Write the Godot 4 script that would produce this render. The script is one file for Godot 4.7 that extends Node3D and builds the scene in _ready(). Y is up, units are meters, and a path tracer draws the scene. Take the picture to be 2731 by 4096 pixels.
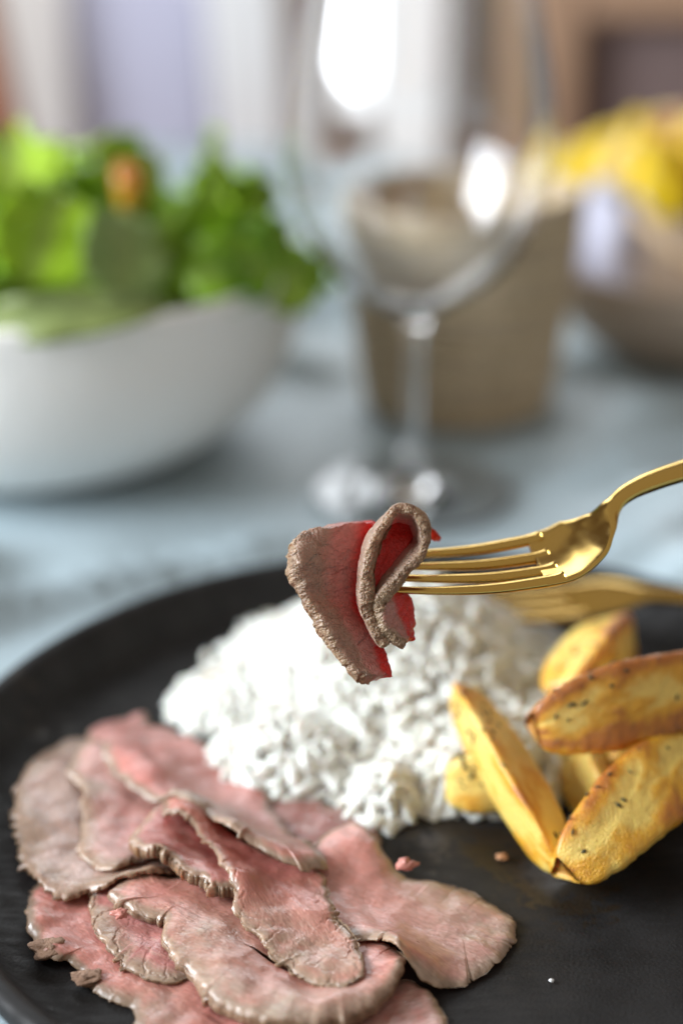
extends Node3D

var rng := RandomNumberGenerator.new()
var cells := FastNoiseLite.new()   # distance to the borders of cells, for the cracks in cooked meat
var nz := FastNoiseLite.new()      # smooth noise, asked in millimetres
var M := {}                         # materials by name


# ---------------------------------------------------------------- naming
func tag(o: Node, label := "", category := "", group := "", kind := "") -> Node:
	if label: o.set_meta("label", label)
	if category: o.set_meta("category", category)
	if group: o.set_meta("group", group)
	if kind: o.set_meta("kind", kind)
	return o


var used := {}
func numbered(called: String) -> String:
	used[called] = used.get(called, -1) + 1
	return called if used[called] == 0 else "%s_%03d" % [called, used[called]]


func thing(called: String, label: String, category: String, at := Vector3.ZERO, group := "") -> Node3D:
	var o := Node3D.new()
	o.name = numbered(called)
	add_child(o, true)
	o.position = at
	tag(o, label, category, group)
	return o


func put(called: String, mesh: Mesh, mat: Material, parent: Node = self) -> MeshInstance3D:
	var o := MeshInstance3D.new()
	o.name = numbered(called) if parent == self else called
	o.mesh = mesh
	o.material_override = mat
	parent.add_child(o, true)
	return o


# ---------------------------------------------------------------- mesh helpers
func commit(v: PackedVector3Array, idx: PackedInt32Array, col := PackedColorArray(), uv := PackedVector2Array(), solid := true) -> ArrayMesh:
	if solid:                                     # turn a closed shape so that its faces look outward (clockwise)
		var vol := 0.0
		for i in range(0, idx.size(), 3):
			vol += v[idx[i]].dot(v[idx[i + 1]].cross(v[idx[i + 2]]))
		if vol > 0.0:
			for i in range(0, idx.size(), 3):
				var t := idx[i + 1]
				idx[i + 1] = idx[i + 2]
				idx[i + 2] = t
	var a := []
	a.resize(Mesh.ARRAY_MAX)
	a[Mesh.ARRAY_VERTEX] = v
	a[Mesh.ARRAY_INDEX] = idx
	if col.size(): a[Mesh.ARRAY_COLOR] = col
	if uv.size(): a[Mesh.ARRAY_TEX_UV] = uv
	var st := SurfaceTool.new()
	st.create_from_arrays(a)
	st.generate_normals()
	return st.commit()


func net(nu: int, nv: int, wrap_u: bool, wrap_v := false) -> PackedInt32Array:   # indices of a grid stored row by row, u outer
	var idx := PackedInt32Array()
	for i in (nu if wrap_u else nu - 1):
		var i2 := (i + 1) % nu
		for j in (nv if wrap_v else nv - 1):
			var j2 := (j + 1) % nv
			var a := i * nv + j
			var b := i2 * nv + j
			var c := i2 * nv + j2
			var d := i * nv + j2
			idx.append_array(PackedInt32Array([a, b, c, a, c, d]))
	return idx


func lathe(profile: PackedVector2Array, n: int, wobble := 0.0, sd := 0.0, flat_uv := 0.0) -> ArrayMesh:   # (radius, height) pairs from axis to axis
	var v := PackedVector3Array()
	var uv := PackedVector2Array()
	for i in n:
		var a := TAU * i / n
		for j in profile.size():
			var p := profile[j]
			var r := p.x * (1.0 + wobble * nz.get_noise_3d(cos(a) * 40.0 + sd, sin(a) * 40.0, p.y * 900.0))
			v.append(Vector3(cos(a) * r, p.y, sin(a) * r))
			uv.append(Vector2(cos(a) * r, sin(a) * r) / flat_uv + Vector2(0.5, 0.5) if flat_uv > 0.0 else Vector2(float(i) / n, float(j) / profile.size()))
	return commit(v, net(n, profile.size(), true), PackedColorArray(), uv)


func smooth2(p: PackedVector2Array, per: int) -> PackedVector2Array:
	var out := PackedVector2Array()
	for i in p.size() - 1:
		var a := p[maxi(i - 1, 0)]
		var d := p[mini(i + 2, p.size() - 1)]
		for k in per:
			out.append(p[i].cubic_interpolate(p[i + 1], a, d, float(k) / per))
	out.append(p[p.size() - 1])
	return out


func curve(p: PackedVector3Array, n: int) -> PackedVector3Array:       # n even samples of a smooth curve through p
	var c := Curve3D.new()
	c.bake_interval = 0.0008
	for i in p.size():
		var t := (p[mini(i + 1, p.size() - 1)] - p[maxi(i - 1, 0)]) / 6.0
		c.add_point(p[i], -t, t)
	var out := PackedVector3Array()
	var l := c.get_baked_length()
	for i in n:
		out.append(c.sample_baked(l * i / (n - 1), true))
	return out


func tube(path: PackedVector3Array, radii: PackedFloat32Array, n: int, flat := 1.0, up := Vector3.UP) -> ArrayMesh:   # swept ellipse with closed ends
	var v := PackedVector3Array()
	var m := path.size()
	for i in m:
		var t := (path[mini(i + 1, m - 1)] - path[maxi(i - 1, 0)]).normalized()
		var s := t.cross(up).normalized()
		var u := s.cross(t).normalized()
		var r := radii[mini(i, radii.size() - 1)]
		for k in n:
			var a := TAU * k / n
			v.append(path[i] + s * cos(a) * r + u * sin(a) * r * flat)
	var idx := net(m, n, false, true)
	for e in 2:
		var c := v.size()
		v.append(path[0 if e == 0 else m - 1])
		for k in n:
			var a := (0 if e == 0 else (m - 1) * n) + k
			var b := (0 if e == 0 else (m - 1) * n) + (k + 1) % n
			idx.append_array(PackedInt32Array([c, b, a] if e == 0 else [c, a, b]))
	return commit(v, idx)


func bevel_box(x: float, y: float, z: float, b := 0.002) -> ArrayMesh:
	# three slabs' worth of corners joined as a 24-cornered solid
	var st := SurfaceTool.new()
	st.begin(Mesh.PRIMITIVE_TRIANGLES)
	st.set_smooth_group(-1)
	var q := func(a: Vector3, c: Vector3, d: Vector3, e: Vector3) -> void:
		var nrm := (d - a).cross(c - a)
		var mid := (a + c + d + e) / 4.0
		var l := [a, c, d, a, d, e] if nrm.dot(mid) > 0.0 else [a, d, c, a, e, d]
		for p in l: st.add_vertex(p)
	var h := Vector3(x, y, z) / 2.0
	for ax in 3:
		var u := (ax + 1) % 3
		var w := (ax + 2) % 3
		for s in [-1.0, 1.0]:
			var c := []
			for k in [[-1, -1], [1, -1], [1, 1], [-1, 1]]:
				var p := Vector3.ZERO
				p[ax] = s * h[ax]
				p[u] = k[0] * (h[u] - b)
				p[w] = k[1] * (h[w] - b)
				c.append(p)
			q.call(c[0], c[1], c[2], c[3])
			for s2 in [-1.0, 1.0]:                 # chamfer between the faces of ax and u
				var e := []
				for k in [[0, -1], [0, 1], [1, 1], [1, -1]]:
					var p := Vector3.ZERO
					p[ax] = s * (h[ax] - (b if k[0] else 0.0))
					p[u] = s2 * (h[u] - (0.0 if k[0] else b))
					p[w] = k[1] * (h[w] - b)
					e.append(p)
				q.call(e[0], e[1], e[2], e[3])
	for sx in [-1.0, 1.0]:
		for sy in [-1.0, 1.0]:
			for sz in [-1.0, 1.0]:
				var a := Vector3(sx * h.x, sy * (h.y - b), sz * (h.z - b))
				var c := Vector3(sx * (h.x - b), sy * h.y, sz * (h.z - b))
				var d := Vector3(sx * (h.x - b), sy * (h.y - b), sz * h.z)
				var l := [a, c, d] if (d - a).cross(c - a).dot(a + c + d) > 0.0 else [a, d, c]
				for p in l: st.add_vertex(p)
	st.generate_normals()
	return st.commit()


func spread(rows: Array, nu: int, nv: int) -> PackedVector3Array:      # rows: stations along u, each a PackedVector3Array along v
	var lines := []
	for r in rows: lines.append(curve(r, nv))
	var out := PackedVector3Array()
	out.resize(nu * nv)
	for j in nv:
		var p := PackedVector3Array()
		for l in lines: p.append(l[j])
		var c := curve(p, nu) if j == 0 else PackedVector3Array()
		if j > 0:                                   # same share of stations as the first line, so that rows do not slide
			for i in nu:
				var f := float(i) / (nu - 1) * (p.size() - 1)
				var k := mini(int(f), p.size() - 2)
				c.append(p[k].cubic_interpolate(p[k + 1], p[maxi(k - 1, 0)], p[mini(k + 2, p.size() - 1)], f - k))
		else:
			c = PackedVector3Array()
			for i in nu:
				var f := float(i) / (nu - 1) * (p.size() - 1)
				var k := mini(int(f), p.size() - 2)
				c.append(p[k].cubic_interpolate(p[k + 1], p[maxi(k - 1, 0)], p[mini(k + 2, p.size() - 1)], f - k))
		for i in nu: out[i * nv + j] = c[i]
	return out


# A sheet of given thickness over a grid of points: upper face, an edge wall at v = 0 with its own relief, lower face, closed ends.
func solid_sheet(P: PackedVector3Array, nu: int, nv: int, th: float, tint: Callable, rough_edge := 0.0, edge_rows := 1, wave := 1.0, bulge := 0.0) -> ArrayMesh:
	var N := PackedVector3Array()
	N.resize(nu * nv)
	for i in nu:
		for j in nv:
			var a := P[mini(i + 1, nu - 1) * nv + j] - P[maxi(i - 1, 0) * nv + j]
			var b := P[i * nv + mini(j + 1, nv - 1)] - P[i * nv + maxi(j - 1, 0)]
			N[i * nv + j] = a.cross(b).normalized()
	var v := PackedVector3Array()
	var col := PackedColorArray()
	var L := 2 * nv + edge_rows
	for i in nu:
		var taper := minf(1.0, minf(i, nu - 1 - i) / 5.0 + 0.35) * (1.0 + bulge * exp(-pow((i / (nu - 1.0) - 0.2) / 0.15, 2.0))) * (1.0 + (0.45 * nz.get_noise_3dv(P[i * nv] * 9000.0 + Vector3.ONE * 40.0) if rough_edge > 0.0 else 0.0))
		for j in nv:
			var k := i * nv + nv - 1 - j
			var t := th * taper * (1.0 if nv - 1 - j > 0 else 0.86)
			v.append(P[k] + N[k] * t / 2.0)
			col.append(tint.call(i, nv - 1 - j, 0, P[k]))
		var k0 := i * nv
		var outw := (P[k0] - P[k0 + 1]).normalized()
		var wobble := 0.0
		if rough_edge > 0.0:
			var arc := P[k0] * 1000.0
			var cell := floorf((i + 2.0 * nz.get_noise_1d(i * 3.0)) * 0.16 * wave)
			wobble = (fposmod(sin(cell * 12.9898) * 43758.5453, 1.0) - 0.5) * 0.9 + 0.4 * nz.get_noise_3dv(arc * 60.0)
		for e in edge_rows:
			var f := (e + 1.0) / (edge_rows + 1.0)
			var p := P[k0] + N[k0] * th * taper * (0.5 - f)
			var fine := nz.get_noise_3dv(p * 160000.0) * 0.35 + nz.get_noise_3dv(p * 420000.0) * 0.3
			v.append(p + outw * (sin(f * PI) * 0.22 * th + rough_edge * (wobble + 1.3 * fine)))
			col.append(tint.call(i, 0, e + 1, p))
		for j in nv:
			var k := i * nv + j
			v.append(P[k] - N[k] * th * taper * (0.5 if j > 0 else 0.43))
			col.append(tint.call(i, j, -1, P[k]))
	var idx := net(nu, L, false, true)
	for e in 2:                                   # the two ends
		var o := 0 if e == 0 else (nu - 1) * L
		var half := nv + edge_rows / 2
		for j in half - 1:
			var a := o + j
			var b := o + j + 1
			var c := o + L - 1 - j
			var d := o + L - 2 - j
			idx.append_array(PackedInt32Array([a, b, d, a, d, c] if e == 0 else [a, d, b, a, c, d]))
	return commit(v, idx, col)


# ---------------------------------------------------------------- materials
func noise_tex(type: int, freq: float, size := 256, octaves := 3, normal := false, lo := Color.BLACK, hi := Color.WHITE, bump := 4.0) -> NoiseTexture2D:
	var n := FastNoiseLite.new()
	n.noise_type = type
	n.frequency = freq
	n.fractal_octaves = octaves
	n.seed = int(freq * 1000.0) + octaves
	if type == FastNoiseLite.TYPE_CELLULAR:
		n.cellular_return_type = FastNoiseLite.RETURN_DISTANCE2_SUB
		n.cellular_jitter = 0.9
		n.fractal_type = FastNoiseLite.FRACTAL_NONE if octaves < 2 else FastNoiseLite.FRACTAL_FBM
	var t := NoiseTexture2D.new()
	t.width = size
	t.height = size
	t.seamless = true
	t.noise = n
	t.as_normal_map = normal
	t.bump_strength = bump
	if not normal:
		var g := Gradient.new()
		g.set_color(0, lo)
		g.set_color(1, hi)
		t.color_ramp = g
	return t


func mat(c: Color, rough: float, metal := 0.0) -> StandardMaterial3D:      # c holds linear values
	var m := StandardMaterial3D.new()
	m.albedo_color = c.linear_to_srgb()
	m.roughness = rough
	m.metallic = metal
	return m


func tri(m: StandardMaterial3D, per_metre: float) -> StandardMaterial3D:
	m.uv1_triplanar = true
	m.uv1_scale = Vector3.ONE * per_metre
	return m


func tinted(rough: float) -> StandardMaterial3D:
	var m := mat(Color.WHITE, rough)
	m.vertex_color_use_as_albedo = true
	return m


func relief(m: StandardMaterial3D, t: Texture2D, cm: float) -> StandardMaterial3D:
	m.heightmap_enabled = true
	m.heightmap_texture = t
	m.heightmap_scale = cm
	return m


func make_materials() -> void:
	var fibre := noise_tex(FastNoiseLite.TYPE_CELLULAR, 0.035, 512, 2)
	var grain := noise_tex(FastNoiseLite.TYPE_SIMPLEX_SMOOTH, 0.05, 512, 5)
	var fine := noise_tex(FastNoiseLite.TYPE_SIMPLEX_SMOOTH, 0.12, 256, 4, true, Color.BLACK, Color.WHITE, 6.0)
	var mottle := noise_tex(FastNoiseLite.TYPE_SIMPLEX_SMOOTH, 0.03, 512, 5, false, Color(0.82, 0.8, 0.78), Color(1, 1, 1))
	M.meat = relief(tri(tinted(0.42), 30.0), fibre, 0.008)
	M.meat.uv1_scale = Vector3(16.0, 30.0, 58.0)
	M.meat.albedo_texture = mottle
	M.meat.roughness_texture = noise_tex(FastNoiseLite.TYPE_SIMPLEX_SMOOTH, 0.04, 256, 4, false, Color(0.3, 0.3, 0.3), Color(1, 1, 1))
	M.meat.roughness = 0.6
	M.meat.clearcoat_enabled = true
	M.meat.clearcoat = 0.26
	M.meat.clearcoat_roughness = 0.28
	M.meat.normal_enabled = true
	M.meat.normal_texture = fine
	M.meat.normal_scale = 0.14
	M.meat.subsurf_scatter_enabled = true
	M.meat.subsurf_scatter_strength = 0.12
	M.held = M.meat.duplicate()
	M.held.subsurf_scatter_strength = 0.1
	M.held.backlight_enabled = true
	M.held.backlight = Color(0.7, 0.7, 0.7)
	M.held.uv1_scale = Vector3.ONE * 55.0
	M.held.heightmap_texture = grain
	M.held.heightmap_scale = 0.05
	M.held.normal_scale = 0.5
	M.held.roughness = 0.55
	M.held.clearcoat = 0.25
	M.gold = tri(mat(Color(0.58, 0.38, 0.1), 0.22, 1.0), 40.0)
	M.gold.roughness_texture = noise_tex(FastNoiseLite.TYPE_SIMPLEX_SMOOTH, 0.02, 256, 5, false, Color(0.45, 0.45, 0.45), Color(1, 1, 1))
	M.rice = mat(Color(0.78, 0.75, 0.69), 0.34)
	M.rice.subsurf_scatter_enabled = true
	M.rice.subsurf_scatter_strength = 0.18
	M.potato = relief(tri(tinted(0.46), 60.0), grain, 0.05)
	M.potato.clearcoat_enabled = true
	M.potato.clearcoat = 0.5
	M.potato.clearcoat_roughness = 0.28
	M.potato.subsurf_scatter_enabled = true
	M.potato.subsurf_scatter_strength = 0.1
	M.herb = mat(Color(0.05, 0.045, 0.015), 0.7)
	M.plate = relief(mat(Color.WHITE, 1.0), noise_tex(FastNoiseLite.TYPE_SIMPLEX_SMOOTH, 0.25, 1024, 3), 0.012)
	M.plate.metallic_specular = 0.38
	var pa := Image.create(1024, 1024, false, Image.FORMAT_RGB8)      # glaze with its speckle, and the greasy smears of the meal
	var pr := Image.create(1024, 1024, false, Image.FORMAT_RGB8)
	var smears := [[PackedVector2Array([Vector2(0.04938, -0.35339)])[0], 0.016], [PackedVector2Array([Vector2(0.05609, -0.3384)])[0], 0.013], [PackedVector2Array([Vector2(0.03899, -0.35927)])[0], 0.012], [PackedVector2Array([Vector2(-0.09052, -0.41732)])[0], 0.004], [PackedVector2Array([Vector2(0.02651, -0.36429)])[0], 0.01]]
	for y in 1024:
		for x in 1024:
			var p := Vector2(x - 511.5, y - 511.5) * 0.29 / 1023.0 + Vector2(0.029, -0.373)
			var q := p * 1000.0
			var sp := nz.get_noise_2d(q.x * 170.0, q.y * 170.0)
			var k := 0.0
			for s in smears:
				var d: float = (p + Vector2(nz.get_noise_2d(q.x * 12.0, q.y * 12.0), nz.get_noise_2d(q.y * 12.0, q.x * 12.0)) * 0.012).distance_to(s[0]) / s[1]
				k = maxf(k, 1.0 - smoothstep(0.5, 1.1, d + 0.5 * nz.get_noise_2d(q.x * 40.0, q.y * 40.0)))
			var c := Color(0.0115, 0.011, 0.011) * (1.0 + 0.7 * sp + 0.5 * nz.get_noise_2d(q.x * 5.0, q.y * 5.0))
			c = c.lerp(Color(0.021, 0.0145, 0.008), k * 0.8)
			pa.set_pixel(x, y, c.linear_to_srgb())
			var r := 0.66 + 0.14 * nz.get_noise_2d(q.x * 9.0, q.y * 30.0) - 0.24 * k
			pr.set_pixel(x, y, Color(r, r, r))
	M.plate.albedo_texture = ImageTexture.create_from_image(pa)
	M.plate.roughness_texture = ImageTexture.create_from_image(pr)
	M.glass = mat(Color(1, 1, 1), 0.0)
	M.glass.albedo_color = Color(1, 1, 1, 0.0)
	M.glass.transparency = BaseMaterial3D.TRANSPARENCY_ALPHA
	M.glass.refraction_enabled = true
	M.glass.refraction_scale = 0.05
	M.china = relief(tri(mat(Color(0.84, 0.83, 0.8), 0.45), 6.0), grain, 0.05)
	M.leaf = tinted(0.42)
	M.leaf.backlight_enabled = true
	M.leaf.backlight = Color(0.5, 0.6, 0.15)
	M.tomato = tinted(0.4)
	M.straw = tri(mat(Color(0.66, 0.54, 0.4), 0.8), 30.0)
	M.straw.albedo_texture = noise_tex(FastNoiseLite.TYPE_SIMPLEX_SMOOTH, 0.02, 256, 4, false, Color(0.7, 0.68, 0.62), Color(1, 1, 1))
	M.pale_straw = M.straw.duplicate()
	M.pale_straw.albedo_color = Color(0.8, 0.66, 0.45).linear_to_srgb()
	M.tan_ware = relief(tri(mat(Color(0.5, 0.4, 0.31), 0.55), 9.0), grain, 0.04)
	M.dark_ware = mat(Color(0.05, 0.03, 0.025), 0.45)
	M.wood = tri(mat(Color(0.36, 0.2, 0.115), 0.5), 6.0)
	M.wood.albedo_texture = noise_tex(FastNoiseLite.TYPE_SIMPLEX_SMOOTH, 0.015, 256, 4, false, Color(0.8, 0.75, 0.7), Color(1, 1, 1))
	M.napkin = mat(Color(0.55, 0.56, 0.68), 0.85)
	M.lavender = mat(Color(0.46, 0.46, 0.58), 0.9)
	M.white_paint = mat(Color(0.7, 0.7, 0.71), 0.55)
	M.cream = mat(Color(0.62, 0.59, 0.56), 0.9)
	M.mauve = mat(Color(0.2, 0.145, 0.14), 0.85)
	M.wall = mat(Color(0.3, 0.24, 0.21), 0.9)
	M.yellow = tinted(0.5)
	M.crumb = mat(Color(0.45, 0.22, 0.1), 0.6)
	M.salt = mat(Color(0.85, 0.88, 0.9), 0.3)


# ---------------------------------------------------------------- roast beef lying on the plate
const FLOOR := 0.0105               # height of the plate's floor above the table
const GX := 110
const GZ := 100
const CELL := 0.002
const GO := Vector2(-0.135, -0.46)
var ground := PackedFloat32Array()  # what already lies there, as a height map over the plate


func cell(x: int, z: int) -> int: return clampi(x, 0, GX - 1) * GZ + clampi(z, 0, GZ - 1)


func sample(g: PackedFloat32Array, p: Vector2) -> float:      # quadratic B-spline
	var q := (p - GO) / CELL
	var x := int(roundf(q.x))
	var z := int(roundf(q.y))
	var tx := q.x - x
	var tz := q.y - z
	var wz := [0.5 * (0.5 - tz) * (0.5 - tz), 0.75 - tz * tz, 0.5 * (0.5 + tz) * (0.5 + tz)]
	var wx := [0.5 * (0.5 - tx) * (0.5 - tx), 0.75 - tx * tx, 0.5 * (0.5 + tx) * (0.5 + tx)]
	var y := 0.0
	for a in 3:
		var k := cell(x + a - 1, z - 1)
		y += wx[a] * (wz[0] * g[k] + wz[1] * g[k + 1] + wz[2] * g[mini(k + 2, GX * GZ - 1)])
	return y


func ring(p: PackedVector2Array, n: int) -> PackedVector2Array:       # closed smooth outline, n even samples
	var c := Curve2D.new()
	c.bake_interval = 0.0005
	var m := p.size()
	for i in m + 1:
		var t := (p[(i + 1) % m] - p[(i + m - 1) % m]) / 6.0
		c.add_point(p[i % m], -t, t)
	var out := PackedVector2Array()
	for i in n: out.append(c.sample_baked(c.get_baked_length() * i / n, true))
	return out


# o: th (m), brown (m: how far the grey-brown reaches in), pink, deep (colours), lifts [[Vector2, radius, height]], spots [[Vector2, radius, Color, strength]], sd
func slice(called: String, label: String, outline: PackedVector2Array, spine: PackedVector2Array, o: Dictionary) -> void:
	var sd: float = o.get("sd", 1.0)
	var th: float = o.get("th", 0.0021)
	var brown: float = 0.5 * o.get("brown", 0.007)
	var ribbed: float = o.get("ribbed", 0.05)
	var thin: float = o.get("thin", 0.7)
	var cracked: float = o.get("cracked", 0.2)
	var swells: Array = o.get("swells", [])
	var n := 520
	var out := ring(outline, n)
	# ragged cut edge
	var rag := PackedVector2Array()
	for i in n:
		var t := (out[(i + 1) % n] - out[(i + n - 1) % n]).normalized()
		var q := out[i] * 1000.0
		var w := nz.get_noise_3d(q.x * 14.0, q.y * 14.0, sd * 50.0) * 1.0 + nz.get_noise_3d(q.x * 45.0, q.y * 45.0, sd * 90.0) * 0.14
		w -= 1.3 * smoothstep(0.42, 0.6, nz.get_noise_3d(q.x * 30.0, q.y * 30.0, sd * 140.0))
		rag.append(out[i] + Vector2(t.y, -t.x) * w * 0.001)
	out = rag
	var sp := smooth2(spine, 24)
	var inner := PackedVector2Array()
	for i in n:
		var best := sp[0]
		for q in sp:
			if q.distance_squared_to(out[i]) < best.distance_squared_to(out[i]): best = q
		inner.append(best)
	for pass_ in 3:
		var soft := PackedVector2Array()
		for i in n:
			var a := Vector2.ZERO
			for k in range(-9, 10): a += inner[(i + k + n) % n]
			soft.append(a / 19.0)
		inner = soft
	# drape over what lies below
	var wide: Array = Geometry2D.offset_polygon(out, 0.004)
	var d := ground.duplicate()
	var inside := PackedInt32Array()
	for x in GX:
		for z in GZ:
			if Geometry2D.is_point_in_polygon(GO + Vector2(x, z) * CELL, wide[0]): inside.append(cell(x, z))
	var floor_ := d.duplicate()
	for k in inside:                                # settle: never below what lies there, bridging steps
		floor_[k] = d[k] + 0.0003
	for it in int(o.get("stiff", 26)):
		var e := d.duplicate()
		for k in inside:
			var m := 0.25 * (d[k - 1] + d[mini(k + 1, GX * GZ - 1)] + d[k - GZ] + d[mini(k + GZ, GX * GZ - 1)])
			e[k] = maxf(floor_[k], m)
		d = e
	for l in o.get("lifts", []):
		for k in inside:
			var p := GO + Vector2(k / GZ, k % GZ) * CELL
			d[k] += l[2] * exp(-p.distance_squared_to(l[0]) / (l[1] * l[1]))
	for k in inside:
		var p := GO + Vector2(k / GZ, k % GZ) * CELL
		if Geometry2D.is_point_in_polygon(p, out): ground[k] = maxf(ground[k], d[k] + th)
	var mid := Vector2.ZERO
	for p in out: mid += p / n
	var base := Vector3(mid.x, FLOOR, mid.y)
	var along := spine[spine.size() - 1] - spine[0]
	var turn := Basis(Vector3.UP, atan2(-along.y, along.x))
	var back := turn.inverse()
	# rows: upper face from the spine to the edge, edge wall, lower face back in
	var tops := PackedFloat32Array()
	for j in 40: tops.append(pow(1.0 - j / 39.0, 1.5))
	var lows := PackedFloat32Array([0.02, 0.08, 0.2, 0.45, 0.75, 1.0])
	var ew := 7
	var v := PackedVector3Array()
	var col := PackedColorArray()
	var pink: Color = o.get("pink", Color(0.62, 0.255, 0.21))
	var deep: Color = o.get("deep", Color(0.5, 0.2, 0.175))
	var taupe: Color = o.get("taupe", Color(0.36, 0.245, 0.18))
	var tan_ := Color(0.4, 0.27, 0.175)
	var spots: Array = o.get("spots", [])
	for i in n:
		var t2 := (out[(i + 1) % n] - out[(i + n - 1) % n]).normalized()
		var nrm := Vector2(t2.y, -t2.x)
		if nrm.dot(out[i] - inner[i]) < 0.0: nrm = -nrm
		var far := out[i].distance_to(inner[i])
		var q0 := out[i] * 1000.0
		var curl := maxf(0.0, nz.get_noise_3d(q0.x * 5.0, q0.y * 5.0, sd * 31.0) - 0.3) * 0.002
		for j in 40:
			var t := tops[j]
			var p := out[i].lerp(inner[i], t)
			var e := t * far
			var q := p * 1000.0
			var y := sample(d, p) + th + curl * exp(-e / 0.004)
			y += nz.get_noise_3d(q.x * 7.0, q.y * 7.0, sd * 77.0) * 0.0009 + nz.get_noise_3d(q.x * 25.0, q.y * 25.0, sd * 13.0) * 0.00009
			y -= th * (thin * exp(-e / 0.0028) + 0.16 * exp(-e / 0.0005))
			for sw in swells: y += sw[2] * exp(-p.distance_squared_to(sw[0]) / (sw[1] * sw[1]))
			var reach0 := brown * 1.6
			var crack := 1.0 - smoothstep(0.0, 0.11, absf(cells.get_noise_2d(q.x + 1.3 * nz.get_noise_2d(q.x * 30.0, q.y * 30.0), q.y + 1.3 * nz.get_noise_2d(q.y * 30.0, q.x * 30.0 + 50.0)) + 1.0))
			y -= cracked * crack * (0.00004 + 0.0005 * exp(-e / reach0))
			v.append(back * (Vector3(p.x, y, p.y) - base))
			var nn := nz.get_noise_3d(q.x * 6.0, q.y * 6.0, sd * 19.0)
			var n2 := nz.get_noise_3d(q.x * 22.0, q.y * 22.0, sd * 29.0)
			var fl := back * Vector3(q.x, 0, q.y)
			var n3 := 0.6 * nz.get_noise_3d(q.x * 70.0, q.y * 70.0, sd * 41.0) + 0.7 * nz.get_noise_3d(fl.x * 12.0, fl.z * 95.0, sd * 51.0)
			var reach := brown * (1.0 + 0.9 * nn)
			var c := taupe.lerp(pink, smoothstep(reach * 0.35, reach * 1.5, e))
			c = c.lerp(deep, clampf(smoothstep(reach * 1.4, reach * 3.5, e) * (0.35 + 0.9 * n2), 0.0, 0.85))
			for s in spots:
				c = c.lerp(s[2], s[3] * exp(-p.distance_squared_to(s[0]) / (s[1] * s[1])) * (0.8 + 0.5 * n2))
			c = c.lerp(tan_, exp(-e / 0.0007) * (0.45 + 0.4 * n2))
			c = c.lerp(Color(0.66, 0.45, 0.38), 0.5 * smoothstep(0.45, 0.75, nz.get_noise_3d(fl.x * 14.0, fl.z * 60.0, sd * 200.0)))      # pale threads of fat and sinew
			c = c * (1.0 + 0.16 * n2 + 0.12 * n3)
			col.append(Color(c.r, c.g, c.b))
		var y1 := sample(d, out[i]) + curl
		var wall := th * (1.0 - thin)
		for sw in swells: wall += sw[2] * exp(-out[i].distance_squared_to(sw[0]) / (sw[1] * sw[1]))
		var step_ := nz.get_noise_2d(i * 22.0, sd * 61.0)
		var rib := clampf(absf(nz.get_noise_2d(i * 16.0, sd * 17.0)) * 3.0, 0.0, 1.0) - 0.5
		for j in ew:
			var f := (j + 1.0) / (ew + 1.0)
			var p3 := Vector3(out[i].x, y1 + wall * (0.86 - 0.82 * f), out[i].y)
			var fine := nz.get_noise_3dv(p3 * 90000.0) * 0.4 + nz.get_noise_3dv(p3 * 260000.0) * 0.3
			var push := sin(f * PI) * 0.15 * wall + (0.0008 * rib + 0.0005 * step_) * ribbed + 0.00035 * fine
			v.append(back * (p3 + Vector3(nrm.x, 0, nrm.y) * push - base))
			var c := Color(0.17, 0.1, 0.055).lerp(Color(0.34, 0.225, 0.145), clampf(0.5 + 0.7 * rib + 0.9 * fine, 0.0, 1.0))
			col.append(c)
		for j in lows.size():
			var p := out[i].lerp(inner[i], lows[j])
			v.append(back * (Vector3(p.x, sample(d, p) + curl * exp(-lows[j] * far / 0.004), p.y) - base))
			col.append(taupe.lerp(pink, smoothstep(0.0, 0.5, lows[j])))
	var idx := net(n, 40 + ew + lows.size(), true)
	var o3 := thing(called, label, "meat slice", base, "slices of roast beef on the plate")
	o3.basis = turn
	put("slice_body", commit(v, idx, col), M.meat, o3)


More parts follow.
